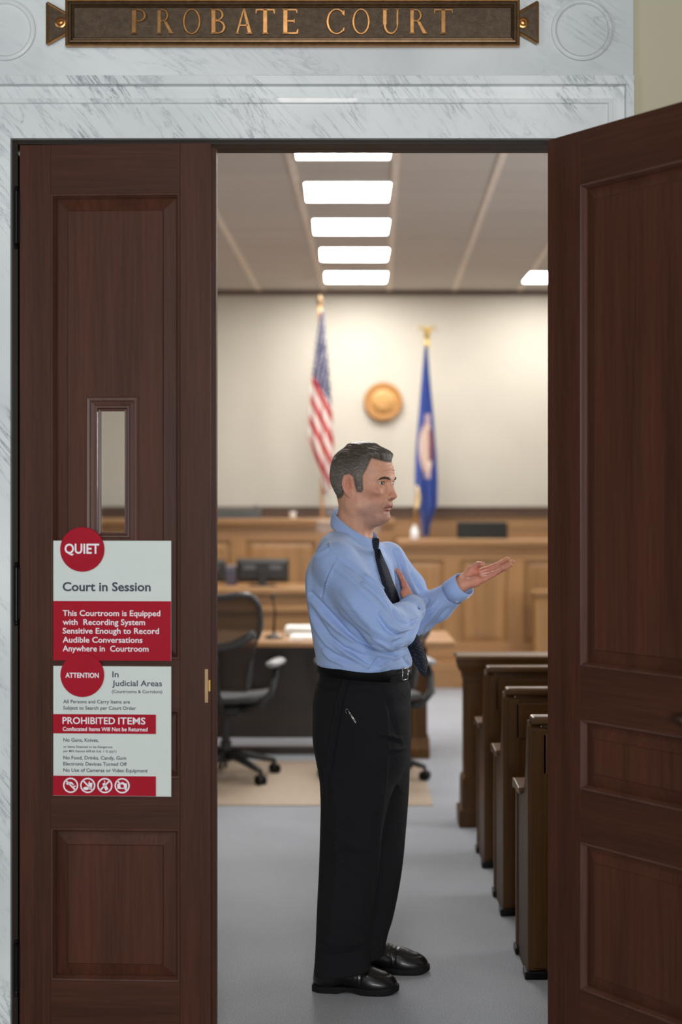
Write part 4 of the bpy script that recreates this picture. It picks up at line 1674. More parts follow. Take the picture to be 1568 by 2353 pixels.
        def sole(P):
            q = fr(P)
            xs = q[:, 0]
            w = pchip(xs, [0, .02, .06, .12, .19, .24, .27, .289], [.016, .031, .036, .034, .047, .045, .034, .012])
            d2 = np.maximum(np.abs(q[:, 1]) - w, np.maximum(-xs, xs - .288))
            top = .024 + .004 * np.clip((xs - .2) / .08, 0, 1)
            bot = .0005 + .012 * np.clip((xs - .235) / .055, 0, 1) ** 2 + np.where((xs > .085) & (xs < .16), .006 * np.sin(np.pi * (xs - .085) / .075), 0)
            return smax(smax(d2, q[:, 2] - top, .006), bot - q[:, 2], .003) * np.float32(s)
        x0, x1 = o0[0] - .02, o0[0] + .32
        gg = (g(x0, x1, .0032), g(Y0 - .11, Y0 + .09, .0034), g(-.006, .17, .0028))
        v, q = mesh_sdf(upper, *gg)
        v, q = keep_largest(v, q)
        sh = np_object('shoe', smooth_mesh(v, q, 1, .3), q, M_shoe, body)
        v, q = mesh_sdf(sole, gg[0], gg[1], g(-.006, .045, .0022))
        v, q = keep_largest(v, q)
        np_object('sole', v, q, M_sole, sh)
    return body


PERSON = build_person()
# ------------------------------------------------------------------ ceiling lights
M_panel = emit('light_panel', (1.0, .975, .945), PANEL_E)
rows = ((361, 300), (456, 419), (534, 499), (595, 566), (647, 620))     # near/far picture rows of the fittings
spots = []
HC = ZC - CAMH
for k, (yb, yt) in enumerate(rows):
    yn, yf = FPX * HC / (HY - yt), FPX * HC / (HY - yb)
    yc = 8.57 + 1.237 * k
    xc = ax((678, 697, 714, 730, 741)[k] / 2 + (900, 901, 900, 899, 896)[k] / 2, yc)
    spots.append((xc, yc, 'fluorescent ceiling panel over the aisle, %s' % ('nearest, cut by the door head', 'second from the doorway', 'third from the doorway', 'fourth from the doorway', 'last before the back wall')[k]))
xr_ = ax(1281, 13.52)
NEAR = [(spots[0][0] - .03, 7.333, 'fluorescent ceiling panel just inside the doorway, hidden by the door head')]
spots.append((xr_, 13.52, 'fluorescent ceiling panel at the right, half hidden by the open door leaf'))
spots.append((spots[2][0] - 2.1, 11.0, 'added ceiling panel above the clerk desk, unseen behind the closed leaf'))  # panel added out of view to balance the room light
spots.append((spots[2][0] + 2.6, 9.8, 'added ceiling panel above the pews, unseen behind the open leaf'))  # another unseen panel, added to help light the room
spots += NEAR
for n, (x, y, lab) in enumerate(spots):
    t = thing('ceiling_light', (x, y, ZC), lab, 'ceiling light', 'ceiling light panels')
    h, e = .305, .017
    m = MB()
    for q in ((x - h, x + h, y - h, y - h + e), (x - h, x + h, y + h - e, y + h), (x - h, x - h + e, y - h + e, y + h - e), (x + h - e, x + h, y - h + e, y + h - e)):
        m.box(*q, ZC - .012, ZC + .01)
    build('light_frame', m, M_white, t)
    build('diffuser', MB().box(x - h + e, x + h - e, y - h + e, y + h - e, ZC - .008, ZC + .004), M_panel, t, fixn=True)


# ------------------------------------------------------------------ panelled benches
def panel_front(root, x0, x1, z0, z1, Y, cols, rails, depth=.02):
    """frame-and-panel face towards the doorway at distance Y; cols: list of (x0, x1), rails: (z0, z1) of the openings"""
    xs = [x0] + [q for c in cols for q in c] + [x1]
    za, zb = rails
    build('rail', MB().box(x0, x1, Y, Y + .03, z0, za), M_oak_h, root, .003)
    build('rail', MB().box(x0, x1, Y, Y + .03, zb, z1), M_oak_h, root, .003)
    for k in range(0, len(xs), 2):
        build('stile', MB().box(xs[k], xs[k + 1], Y, Y + .03, za, zb), M_oak, root, .003)
    for a, b in cols:
        m = MB()
        m.loft([[(a, Y + .03, za), (b, Y + .03, za), (b, Y + .03, zb), (a, Y + .03, zb)], [(a + .004, Y + .028, za + .004), (b - .004, Y + .028, za + .004), (b - .004, Y + .028, zb - .004), (a + .004, Y + .028, zb - .004)],
                [(a + .06, Y + .012, za + .06), (b - .06, Y + .012, za + .06), (b - .06, Y + .012, zb - .06), (a + .06, Y + .012, zb - .06)]], caps=False)
        m.add([(a + .06, Y + .012, za + .06), (b - .06, Y + .012, za + .06), (b - .06, Y + .012, zb - .06), (a + .06, Y + .012, zb - .06)], [(0, 1, 2, 3)])
        build('panel', m, M_oak, root)


# right bench (witness stand side)
YR = 12.6
t = thing('court_bench', (ax(1100, YR), YR, 0), 'light oak panelled bench front right of the man, behind the pews', 'bench')
xa, xb = .506, 3.6
zt_, zb_ = az(1258, YR), 0
panel_front(t, xa, xb, az(1510, YR), zt_, YR, [(ax(930, YR), ax(1019, YR)), (ax(1061, YR), ax(1166, YR)), (ax(1206, YR), ax(1300, YR)), (ax(1340, YR), ax(1440, YR))], (az(1476, YR), az(1288, YR)))
build('base', MB().box(xa, xb, YR - .12, YR + .3, 0, az(1516, YR)).box(xa, xb, YR - .03, YR + .3, az(1516, YR), az(1498, YR)), M_oak_h, t, .012)
build('counter_top', MB().box(xa - .02, xb, YR - .05, YR + .4, az(1256, YR), az(1240, YR)).box(xa, xb, YR - .02, YR + .4, az(1268, YR), az(1256, YR)), M_oak_h, t, .01)
build('back_board', MB().box(xa, xb, YR + .03, YR + .06, 0, zt_).box(xa, xa + .03, YR + .03, YR + .4, 0, zt_), M_oak, t)

# judge bench, higher, at the left
YJ = 12.75
t = thing('judge_bench', (ax(700, YJ), YJ, 0), 'tall oak panelled judge bench at the left with moulded top', 'bench')
xa, xb = -3.4, .470
panel_front(t, xa, xb, 0.3, az(1209, YJ), YJ, [(ax(380, YJ), ax(529, YJ)), (ax(566, YJ), ax(726, YJ)), (ax(762, YJ), ax(870, YJ))], (az(1420, YJ), az(1243, YJ)))
build('base', MB().box(xa, xb, YJ - .04, YJ + .6, 0, .3), M_oak_h, t, .012)
build('bench_top', MB().box(xa, xb + .02, YJ - .06, YJ + .55, az(1203, YJ), az(1192, YJ)).box(xa, xb + .01, YJ - .035, YJ + .5, az(1212, YJ), az(1203, YJ)), M_oak_h, t, .008)
build('side_board', MB().box(xb - .03, xb, YJ + .03, YJ + .6, 0, az(1203, YJ)).box(xa, xb, YJ + .03, YJ + .05, 0.3, az(1209, YJ)), M_oak, t)

# clerk desk in front of the judge bench
YK = 11.7
t = thing('clerk_desk', (ax(650, YK), YK, 0), 'long oak clerk desk with stepped front below the judge bench', 'desk')
xa, xb = -3.3, ax(905, YK)
zk = az(1350, YK)
build('desk_top', MB().box(xa, xb, YK - .06, YK + .62, az(1365, YK), zk), M_oak_h, t, .012)
build('front_panel', MB().box(xa, xb, YK, YK + .03, 0, az(1365, YK)), M_oak_h, t)
build('ledge', MB().box(xa, xb, YK - .04, YK + .01, az(1405, YK), az(1393, YK)).box(xa, xb, YK - .02, YK + .01, az(1412, YK), az(1405, YK)), M_oak_h, t, .006)
build('plinth', MB().box(xa, xb, YK - .03, YK + .03, 0, .16), M_oak_h, t, .006)
build('end_panel', MB().box(xb - .03, xb, YK + .03, YK + .58, 0, az(1365, YK)), M_oak, t, .004)

# monitors on the clerk desk, seen from behind
M_mon = plain('black_plastic', srgb(38, 37, 36), .45, nscale=40)


def monitor(px0, px1, pyt, Y, zfoot, label, tilt=0.0, stand=True):
    x0, x1 = ax(px0, Y), ax(px1, Y)
    zt0 = az(pyt, Y)
    xc = (x0 + x1) / 2
    t = thing('monitor', (xc, Y, zfoot), label, 'monitor')
    h = zt0 - zfoot
    zb0 = zfoot + .03
    build('casing', MB().loft([[(x0, Y + .03, zb0), (x1, Y + .03, zb0), (x1, Y + .03, zt0), (x0, Y + .03, zt0)], [(x0, Y + .012, zb0), (x1, Y + .012, zb0), (x1, Y + .012, zt0), (x0, Y + .012, zt0)],
                               [(x0 + .03, Y - .012, zb0 + .03), (x1 - .03, Y - .012, zb0 + .03), (x1 - .03, Y - .012, zt0 - .03), (x0 + .03, Y - .012, zt0 - .03)]]), M_mon, t, .003)
    build('screen', MB().box(x0 + .015, x1 - .015, Y + .0305, Y + .033, zb0 + .02, zt0 - .015), plain('dark_screen', srgb(14, 15, 17), .15) if 'dark_screen' not in bpy.data.materials else bpy.data.materials['dark_screen'], t)
    for s in (-1, 1):
        vents = MB().box(xc + s * .11 - .05, xc + s * .11 + .05, Y - .0135, Y - .012, zt0 - .086, zt0 - .056)
        build('vent', vents, plain('vent_grey', srgb(96, 96, 98), .5) if 'vent_grey' not in bpy.data.materials else bpy.data.materials['vent_grey'], t)
    m = MB()
    m.box(xc - .035, xc + .035, Y - .035, Y - .010, zfoot + .008, zfoot + h * .6)
    build('stand', m, M_mon, t, .004)
    build('foot', MB().box(xc - .11, xc + .11, Y - .10, Y + .08, zfoot, zfoot + .012), M_mon, t, .004)
    return t


monitor(543, 664, 1284, 11.95, zk, 'black monitor seen from behind on the clerk desk, right of the blue-grey box')
monitor(398, 519, 1286, 11.98, zk, 'black monitor on the clerk desk beside the closed door leaf, only its edge in view')
x0, x1, Y_ = ax(519.5, 12.05), ax(542.5, 12.05), 12.05
t = thing('file_box', ((x0 + x1) / 2, Y_, zk), 'blue-grey upright file box between the two monitors', 'box')
build('case', MB().box(x0, x1, Y_, Y_ + .22, zk, az(1304, Y_)), plain('bluegrey_plastic', srgb(96, 94, 112), .6), t, .004)
build('lid', MB().box(x0 - .002, x1 + .002, Y_ - .003, Y_ + .222, az(1309, Y_), az(1301, Y_)), plain('bluegrey_lid', srgb(116, 110, 120), .6), t, .003)

# judge bench: low black screen and a small white cup
Y_ = 12.95
zj = az(1192, YJ)
t = thing('desk_screen', (ax(540, Y_), Y_, zj), 'low black screen lying along the judge bench by the closed leaf', 'screen')
xa_, xb_ = ax(440, Y_), ax(598, Y_)
build('panel', MB().prism([(Y_, zj), (Y_ + .16, zj), (Y_ + .30, az(1166, Y_)), (Y_ + .27, az(1166, Y_)), (Y_ + .02, az(1177, Y_))], xa_, xb_, 'x'), M_mon, t, .004)
build('camera_knob', MB().ball((ax(584, Y_), Y_ + .27, az(1163, Y_)), .012, 10), M_mon, t, smooth=True)
Y_ = 12.85
c = at(673, 1199, Y_)
t = thing('white_cup', (c.x, Y_, zj), 'small white cup standing on the judge bench', 'cup')
build('cup', MB().lathe([(.0, 0), (.020, 0), (.026, .02), (.030, .062), (.031, .064), (.028, .064), (.024, .02), (0, .008)], (c.x, Y_, zj), 'z', 20), M_white, t, smooth=True)
# right bench: white bottle and black chair back
zr_ = az(1240, YR)
Y_ = 12.62
c = at(953, 1240, Y_)
t = thing('white_bottle', (c.x, Y_, zr_), 'white bottle on the oak bench top beside the blue flag', 'bottle')
build('bottle', MB().lathe([(0, 0), (.034, 0), (.036, .01), (.036, .075), (.026, .095), (.015, .102), (.015, .11), (0, .11)], (c.x, Y_, zr_), 'z', 20), M_white, t, smooth=True)
build('cap', MB().lathe([(0, .108), (.018, .108), (.018, .128), (0, .13)], (c.x, Y_, zr_), 'z', 16), M_white, t, smooth=True)
Y_ = 13.2
x0, x1 = ax(1051, Y_), ax(1168, Y_)
t = thing('witness_chair', ((x0 + x1) / 2, Y_ + .3, 0), 'black high-backed chair showing above the right oak bench', 'chair')
build('backrest', MB().box(x0, x1, Y_, Y_ + .06, .75, az(1199, Y_)), plain('black_vinyl', srgb(24, 27, 28), .3, coat=.2), t, .02)
build('seat', MB().box(x0, x1, Y_ + .04, Y_ + .5, .44, .54), bpy.data.materials['black_vinyl'], t, .02)
build('pedestal', MB().lathe([(.27, .03), (.25, .05), (.03, .08), (.03, .44)], ((x0 + x1) / 2, Y_ + .28, 0), 'z', 20), M_black, t, smooth=False)
build('base', MB().lathe([(0, 0), (.28, 0), (.28, .03), (0, .04)], ((x0 + x1) / 2, Y_ + .28, 0), 'z', 20), M_black, t)
# lectern at the far right of the bench front
Y_ = 12.25
x0 = ax(1232, Y_)
t = thing('lectern', (x0 + .25, Y_, 0), 'narrow oak lectern against the right bench, edge showing beside the open leaf', 'lectern')
build('case', MB().box(x0, x0 + .5, Y_, Y_ + .2, 0, az(1368, Y_)), M_oak, t, .005)
build('sloped_top', MB().box(x0 - .02, x0 + .52, Y_ - .03, Y_ + .21, az(1368, Y_), az(1357, Y_)), M_oak_h, t, .006)

# ------------------------------------------------------------------ attorney table
YA0, YA1 = 9.0, 9.78
ztab = az(1475, YA0)
t = thing('counsel_table', (ax(800, 9.3), 9.4, 0), 'long counsel table with dark privacy panel behind the office chairs', 'table')
xa, xb = -2.6, ax(1037, 9.4)
build('tabletop', MB().box(xa, xb, YA0, YA1, ztab - .035, ztab), M_oak_h, t, .008)
M_dark = wood('dark_veneer', srgb(30, 20, 14), srgb(48, 33, 23), 'x', 70, .5, 0)
build('modesty_panel', MB().box(xa + .1, ax(945, 9.2), 9.25, 9.28, az(1696, 9.25), ztab - .035), M_dark, t, .003)
build('stretcher', MB().box(xa + .1, ax(950, 9.2), 9.20, 9.26, az(1736, 9.25), az(1714, 9.25)), M_dark, t, .004)
for xl0, xl1 in ((ax(944, 9.1), ax(982, 9.1)), (xa + .05, xa + .16)):
    lg = build('leg', MB().box(xl0, xl1, 9.08, 9.55, .10, ztab - .035), M_pew, t, .006)
    m = MB()
    m.prism([(9.04, 0), (9.62, 0), (9.62, .06), (9.56, .13), (9.08, .13), (9.04, .06)], xl0 - .012, xl1 + .014, 'x')
    build('foot', m, M_pew, lg, .006)

# papers, microphone
zp_ = ztab
papers = [(658, 724, 9.55, .05, 'thick stack of white papers at the back of the counsel table', 14), (668, 702, 9.22, .02, 'small white notepad near the edge of the counsel table', 4), (700, 772, 9.30, .012, 'loose white papers on the counsel table partly behind the man', 3)]
for px0, px1, Y_, hh, lab, n in papers:
    x0, x1 = ax(px0, Y_), ax(px1, Y_)
    t = thing('paper_stack', ((x0 + x1) / 2, Y_, zp_), lab, 'papers', 'papers on the counsel table')
    for k in range(n):
        j = random.uniform(-.006, .006)
        build('sheet', MB().box(x0 + j, x1 + j, Y_ - .09 + j, Y_ + .13 - j, zp_ + hh * k / n + .0003, zp_ + hh * (k + 1) / n - .0004), M_paper, t)
Y_ = 9.25
c = at(629, 1452, Y_)
t = thing('gooseneck_microphone', (c.x, Y_, zp_), 'black gooseneck microphone on a round base on the counsel table', 'microphone')
build('base', MB().lathe([(0, 0), (.055, 0), (.056, .008), (.050, .016), (.02, .022), (.012, .03), (0, .03)], (c.x, Y_, zp_), 'z', 28), M_mon, t, smooth=True)
c2, c3 = at(632, 1405, Y_), at(627, 1372, Y_)
build('neck', MB().tube([(c.x, Y_, zp_ + .02), (c.x + .004, Y_, zp_ + .1), tuple(c2), tuple(c3)], [.009, .008, .006, .005], 10), M_black, t, smooth=True)
build('microphone_head', MB().lathe([(0, -.022), (.009, -.02), (.011, 0), (.010, .016), (0, .022)], tuple(c3), 'z', 14), M_mon, t, smooth=True)
build('switch', MB().lathe([(0, 0), (.014, 0), (.014, .01), (0, .012)], (c.x + .036, Y_ - .03, zp_ + .012), 'z', 14), M_silver, t, smooth=True)

# tan mat below the chairs
t = build('floor_mat', MB().box(-2.4, ax(995, 7.7), 7.64, 8.95, 0, .006), plain('tan_mat', srgb(166, 148, 128), .6, nscale=30, var=.06), None, .002)
tag(t, 'tan floor mat under the office chairs in front of the counsel table', 'mat')


# ------------------------------------------------------------------ office chairs
def mesh_mat():
    t = NT('chair_mesh')
    v = t.coords()
    w = t.n('ShaderNodeTexWave', wave_type='BANDS', bands_direction='X')
    w.inputs['Scale'].default_value = 26
    t.l(v, w.inputs['Vector'])
    t.base(t.ramp(w.outputs['Fac'], [(.3, srgb(34, 28, 24)), (.7, srgb(74, 58, 44))]))
    t.b.inputs['Alpha'].default_value = .6
    return t.set(.6)


M_mesh = mesh_mat()
M_cframe = plain('graphite_frame', srgb(62, 62, 64), .35, nscale=20)
M_cdark = plain('graphite_dark', srgb(32, 32, 33), .45, nscale=20)
M_cseat = plain('charcoal_weave', srgb(66, 66, 68), .8, nscale=60, var=.3, bump=.3)
M_pad = plain('grey_arm_pad', srgb(150, 150, 152), .35)


def office_chair(x, y, rz, label, base_rz=0.0):
    """the sitter looks along +y of the chair"""
    t = thing('office_chair', (x, y, 0), label, 'office chair', None, None, rz)
    kw = dict(world=False)
    # back outline: wide rounded shoulders, waisted foot
    half = [(0.0, 1.085), (.10, 1.10), (.19, 1.115), (.245, 1.09), (.268, 1.03), (.270, .95), (.255, .87), (.228, .79), (.20, .71), (.185, .62), (.175, .54)]
    def bp(px_, z):
        yb = -.235 - .13 * ((z - .54) / .56) ** 1.3 + .55 * px_ * px_ * (1 if z > .6 else .6)
        return (px_, yb, z)
    left = [bp(-a, b) for a, b in half[::-1]]
    right = [bp(a, b) for a, b in half[1:]]
    m = MB().tube(left + right, .019, 10)
    build('back_frame', m, M_cframe, t, smooth=True, subsurf=1, **kw)
    zs = np.linspace(.54, 1.09, 16)
    hz = [h[1] for h in half[3:]][::-1]
    hx = [h[0] for h in half[3:]][::-1]
    rings = []
    for z in zs:
        wv = np.interp(z, hz, hx)
        if z > 1.05:
            wv = .24
        ring = [bp(wv * s, min(z, 1.085 + .03 * abs(s) * (z > 1.05))) for s in np.linspace(-1, 1, 13)]
        rings.append(ring + [(p[0], p[1] - .004, p[2]) for p in ring[::-1]])
    build('back_mesh', MB().loft(rings), M_mesh, t, smooth=True, **kw)
    lum = [bp(px_, .80 + 1.6 * px_ * px_) for px_ in np.linspace(-.235, .235, 11)]
    build('lumbar_bar', MB().tube([(p[0], p[1] - .018, p[2]) for p in lum], .016, 8, 1.6), M_cframe, t, smooth=True, **kw)
    sp = MB().tube([(0, -.05, .42), (0, -.18, .44), (0, -.27, .54), (0, -.285, .70), (0, -.31, .80)], [.035, .035, .03, .024, .02], 10)
    build('spine', sp, M_cdark, t, smooth=True, **kw)
    # seat: dished pad with rolled front
    rings = []
    for k, yy in enumerate(np.linspace(-.24, .25, 12)):
        w_ = .25 - .03 * abs(yy / .25) ** 3
        z_ = .485 + .02 * (yy / .25) ** 2 - (.035 * max(0, (yy - .15) / .1) ** 2)
        up = [(s * w_, yy, z_ + .022 * s * s) for s in np.linspace(-1, 1, 11)]
        dn = [(s * w_ * .97, yy, z_ + .022 * s * s - .035) for s in np.linspace(1, -1, 11)]
        rings.append(up + dn)
    build('seat', MB().loft(rings), M_cseat, t, smooth=True, **kw)
    build('seat_frame', MB().box(-.12, .12, -.14, .14, .385, .45), M_cdark, t, .02, **kw)
    for s in (-1, 1):
        arm = MB().tube([(s * .12, -.14, .43), (s * .24, -.17, .45), (s * .305, -.16, .52), (s * .315, -.10, .62), (s * .305, -.04, .675)], [.022, .024, .024, .022, .02], 10)
        a_ = build('arm', arm, M_cdark, t, smooth=True, **kw)
        pad = MB()
        pts = [(-.16, .030), (-.13, .044), (-.02, .050), (.09, .046), (.125, .030)]
        pad.loft([[(s * .305 + w_ * math.cos(q), yy, .69 + .020 * math.sin(q)) for q in np.linspace(0, 2 * math.pi, 17)[:-1]] for yy, w_ in pts])
        build('arm_pad', pad, M_pad, a_, smooth=True, subsurf=1, **kw)
    col = MB().lathe([(.0, .10), (.034, .10), (.034, .22), (.024, .225), (.024, .39), (0, .39)], (0, 0, 0), 'z', 18)
    build('gas_column', col, M_cdark, t, smooth=False, **kw)
    for k in range(5):
        a = base_rz - rz + 2 * math.pi * k / 5
        c, s = math.cos(a), math.sin(a)
        leg = MB().tube([(c * .02, s * .02, .145), (c * .14, s * .14, .128), (c * .29, s * .29, .088), (c * .315, s * .315, .082)], [.034, .028, .020, .016], 8, .8)
        l_ = build('base_arm', leg, M_cdark, t, smooth=True, **kw)
        cs = MB()
        for q in (-.017, .017):
            ctr = Vector((c * .315 - s * q, s * .315 + c * q, .031))
            axv = Vector((-s, c, 0))
            e1 = Vector((c, s, 0))
            rings = [[tuple(ctr + axv * h + e1 * (r * math.cos(w_)) + Vector((0, 0, r * math.sin(w_)))) for w_ in np.linspace(0, 2 * math.pi, 19)[:-1]] for r, h in ((.004, -.011), (.027, -.011), (.031, -.007), (.031, .007), (.027, .011), (.004, .011))]
            cs.loft(rings)
        cs.tube([(c * .315, s * .315, .03), (c * .315, s * .315, .085)], .010, 8)
        build('caster', cs, M_black, l_, smooth=False, **kw)
    return t


office_chair(ax(519, 8.42), 8.42, math.radians(-8), 'grey mesh office chair at the left, back towards the doorway', math.radians(-118))
office_chair(ax(861, 8.45), 8.45, math.radians(12), 'grey mesh office chair mostly hidden behind the man', math.radians(-22))


# ------------------------------------------------------------------ pews and bar rail
def pew(yb, label):
    x0, x1 = .640, 3.9
    t = thing('pew', (2.2, yb, 0), label, 'pew', 'walnut pews right of the aisle')
    yf = yb + .31
    # end panel outline (y, z): back post, swoop down to the arm, arm scroll, front edge
    prof = [(yb, .0), (yb, .86)]
    prof += [(yb + .035, .885), (yb + .050, .86), (yb + .058, .80), (yb + .070, .73), (yb + .095, .665), (yb + .13, .625), (yb + .17, .615), (yf - .02, .622), (yf + .02, .618), (yf + .022, .590), (yf - .005, .560), (yf - .012, .50), (yf - .005, .0)]
    build('end_panel', MB().prism(prof, x0, x0 + .045, 'x'), M_pew, t, .006)
    build('post', MB().box(x0 - .006, x0 + .06, yf - .045, yf + .002, .03, .60), M_pew, t, .010)
    build('post', MB().box(x0 + .012, x0 + .07, yb - .004, yb + .05, .03, .86), M_pew, t, .010)
    arm = [(yb + .13, .632), (yb + .17, .622), (yf - .02, .629), (yf + .03, .625), (yf + .032, .602), (yf + .012, .588), (yf - .02, .600), (yb + .17, .598), (yb + .13, .612)]
    build('arm_rest', MB().prism(arm, x0 - .014, x0 + .062, 'x'), M_pew_h, t, .005)
    build('backrest', MB().box(x0 + .05, x1, yb + .006, yb + .030, .16, .872), M_pew_h, t, .004)
    for xq in np.arange(x0 + .12, x1 - .1, .62):
        build('back_stile', MB().box(xq, xq + .10, yb - .002, yb + .01, .16, .83), M_pew, t, .003)
    build('back_rail', MB().box(x0 + .05, x1, yb - .004, yb + .012, .70, .84), M_pew_h, t, .004)
    build('cap_rail', MB().box(x0 + .010, x1, yb - .022, yb + .052, .872, .900), M_pew_h, t, .009)
    build('seat', MB().box(x0 + .045, x1, yb + .03, yf + .06, .405, .440), M_pew_h, t, .008)
    for k, (yy) in enumerate((yf - .020, yb + .022)):
        build('foot', MB().box(x0 - .012, x0 + .068, yy - .035, yy + .035, 0, .030), M_black, t, .006)
    return t


pew(4.865, 'walnut pew nearest the doorway, partly behind the open leaf')
pew(5.61, 'walnut pew in the middle of the three behind one another')
pew(6.345, 'walnut pew in front, next to the bar rail')

YP = 7.15
t = thing('bar_rail', (2.2, YP, 0), 'dark oak partition with moulded cap in front of the pews', 'partition')
xl, xe = ax(1068, YP), 3.9
prof_cap = [(0, 1507), (0, 1513), (-.004, 1514), (-.008, 1528), (-.02, 1545), (-.032, 1556), (-.034, 1566)]
m = MB()
rings = []
for ins, py in ((.037, 1506), (.040, 1509), (.040, 1514), (.032, 1516), (.030, 1530), (.022, 1543), (.006, 1553), (.004, 1566), (.0, 1568)):
    z = az(py, YP)
    rings.append([(xl - ins, YP - ins, z), (xe, YP - ins, z), (xe, YP + .13 + ins, z), (xl - ins, YP + .13 + ins, z)])
m.loft(rings)
build('cap', m, M_pew_h, t)
build('panel', MB().box(xl, xe, YP, YP + .13, .1, az(1560, YP)), M_pew, t, .004)
build('base', MB().box(ax(1062, YP), xe, YP - .015, YP + .145, 0, az(1790, YP)).box(ax(1064, YP), xe, YP - .010, YP + .14, az(1790, YP), az(1784, YP)), M_pew, t, .008)
build('plinth', MB().box(ax(1055, YP), xe, YP - .028, YP + .16, 0, az(1858, YP)), M_pew, t, .008)

# ------------------------------------------------------------------ flags
def vcol_mat(name, rough=.75):
    t = NT(name)
    a = t.n('ShaderNodeAttribute', attribute_name='Tint')
    t.base(a.outputs['Color'])
    return t.set(rough, 0, 0, .2, .2)


M_flag = vcol_mat('flag_cloth')


def draped(name, left, right, Y, colf, nfold, amp, mat, parent, label=None):
    """cloth hanging in vertical folds between two outlines given as (row, column)"""
    ys = np.linspace(left[0][0], left[-1][0], 150)
    L = np.interp(ys, [p[0] for p in left], [p[1] for p in left])
    Rr = np.interp(ys, [p[0] for p in right], [p[1] for p in right])
    ns = 56
    v, col = [], []
    for j, py in enumerate(ys):
        tt = (py - ys[0]) / (ys[-1] - ys[0])
        for i in range(ns):
            s = i / (ns - 1)
            px = L[j] + (Rr[j] - L[j]) * s
            dy = amp * (.25 + .75 * tt) * math.sin(2 * math.pi * nfold * s + 1.2 * tt)
            p = at(px, py, Y)
            v.append((p.x, Y + dy, p.z))
            col.append(colf(px, py, s, tt))
    v = np.array(v)
    col = np.array(col)
    n = len(v)
    back = v + np.array([0, .004, 0])
    vv = np.concatenate([v, back])
    cc = np.concatenate([col, col])
    q = []
    for j in range(len(ys) - 1):
        for i in range(ns - 1):
            a = j * ns + i
            q.append((a, a + 1, a + ns + 1, a + ns))
            q.append((n + a, n + a + ns, n + a + ns + 1, n + a + 1))
    for j in range(len(ys) - 1):
        for i in (0, ns - 1):
            a = j * ns + i
            w = (a, a + ns, n + a + ns, n + a)
            q.append(w if i == 0 else w[::-1])
    for j in (0, len(ys) - 1):
        for i in range(ns - 1):
            a = j * ns + i
            w = (a, n + a, n + a + 1, a + 1)
            q.append(w if j == 0 else w[::-1])
    return np_object(name, vv, np.array(q), mat, parent, cc)


RED, WHT, BLU = np.array(srgb(186, 38, 44)), np.array(srgb(232, 226, 220)), np.array(srgb(44, 50, 104))


def us_col(px, py, s, tt):
    u = px - 715
    d = py - 2.0 * u
    canton = py < 868 + 1.6 * (px - 722)
    if canton:
        # rows of stars
        gy, gx = (py - 2.0 * u * .3) / 15.0, (px - .1 * py) / 8.5
        fy, fx = gy - math.floor(gy) - .5, (gx + .5 * (math.floor(gy) % 2)) % 1 - .5
        return WHT if (fx / .24) ** 2 + (fy / .24) ** 2 < 1 else BLU
    return RED if ((d - 903) % 53) < 27 else WHT


YF = 13.6
t = thing('national_flag', (ax(738, YF), YF + .06, 0), 'stars and stripes flag hanging on a pole left of the wall seal', 'flag')
build('pole', MB().tube([tuple(at(735, 700, YF + .05)), tuple(at(741, 1190, YF + .05)), (at(742, 1190, YF + .05).x, YF + .05, .16)], .014, 10), plain('pole_wood', srgb(190, 130, 62), .35, coat=.3), t, smooth=True)
fc = at(735, 700, YF + .05)
build('finial', MB().lathe([(0, -.02), (.018, -.018), (.022, 0), (.012, .012), (.03, .03), (.036, .045), (.02, .06), (.008, .085), (0, .10)], tuple(fc), 'z', 16), plain('aged_gilt', srgb(112, 84, 46), .5, .3), t, smooth=True)
draped('flag_cloth', [(712, 737), (760, 731), (830, 721), (900, 715), (1000, 709), (1040, 720), (1085, 734), (1125, 742), (1134, 744)],
       [(712, 743), (760, 747), (830, 754), (900, 760), (1000, 767), (1040, 768), (1085, 764), (1125, 760), (1134, 752)], YF, us_col, 2.5, .05, M_flag, t)
build('stand', MB().lathe([(0, .0), (.19, 0), (.19, .03), (.06, .07), (.03, .16), (.03, .24), (0, .24)], (at(742, 1190, YF + .05).x, YF + .05, 0), 'z', 24), M_brass, t, smooth=True)


def mn_col(px, py, s, tt):
    blue = np.array(srgb(46, 76, 158))
    cx_, cy_ = 981, 1030
    ex, ey = (px - cx_) / 17.5, (py - cy_) / 60
    r = ex * ex + ey * ey
    if abs(px - 983) < 6.5 and 952 < py < 1100 and r > .9:
        return np.array(srgb(206, 182, 186))
    if r < 1:
        if px > 984 and 985 < py < 1060:
            h = (math.sin(px * 1.7) + math.sin(py * .31 + px)) * .5
            return np.array(srgb(208, 120, 64)) if h > .35 else np.array(srgb(150, 96, 110)) if h > -.3 else np.array(srgb(74, 70, 128))
        return np.array(srgb(232, 214, 200)) if r < .62 else np.array(srgb(206, 160, 150)) if r > .86 else np.array(srgb(226, 206, 190))
    return blue


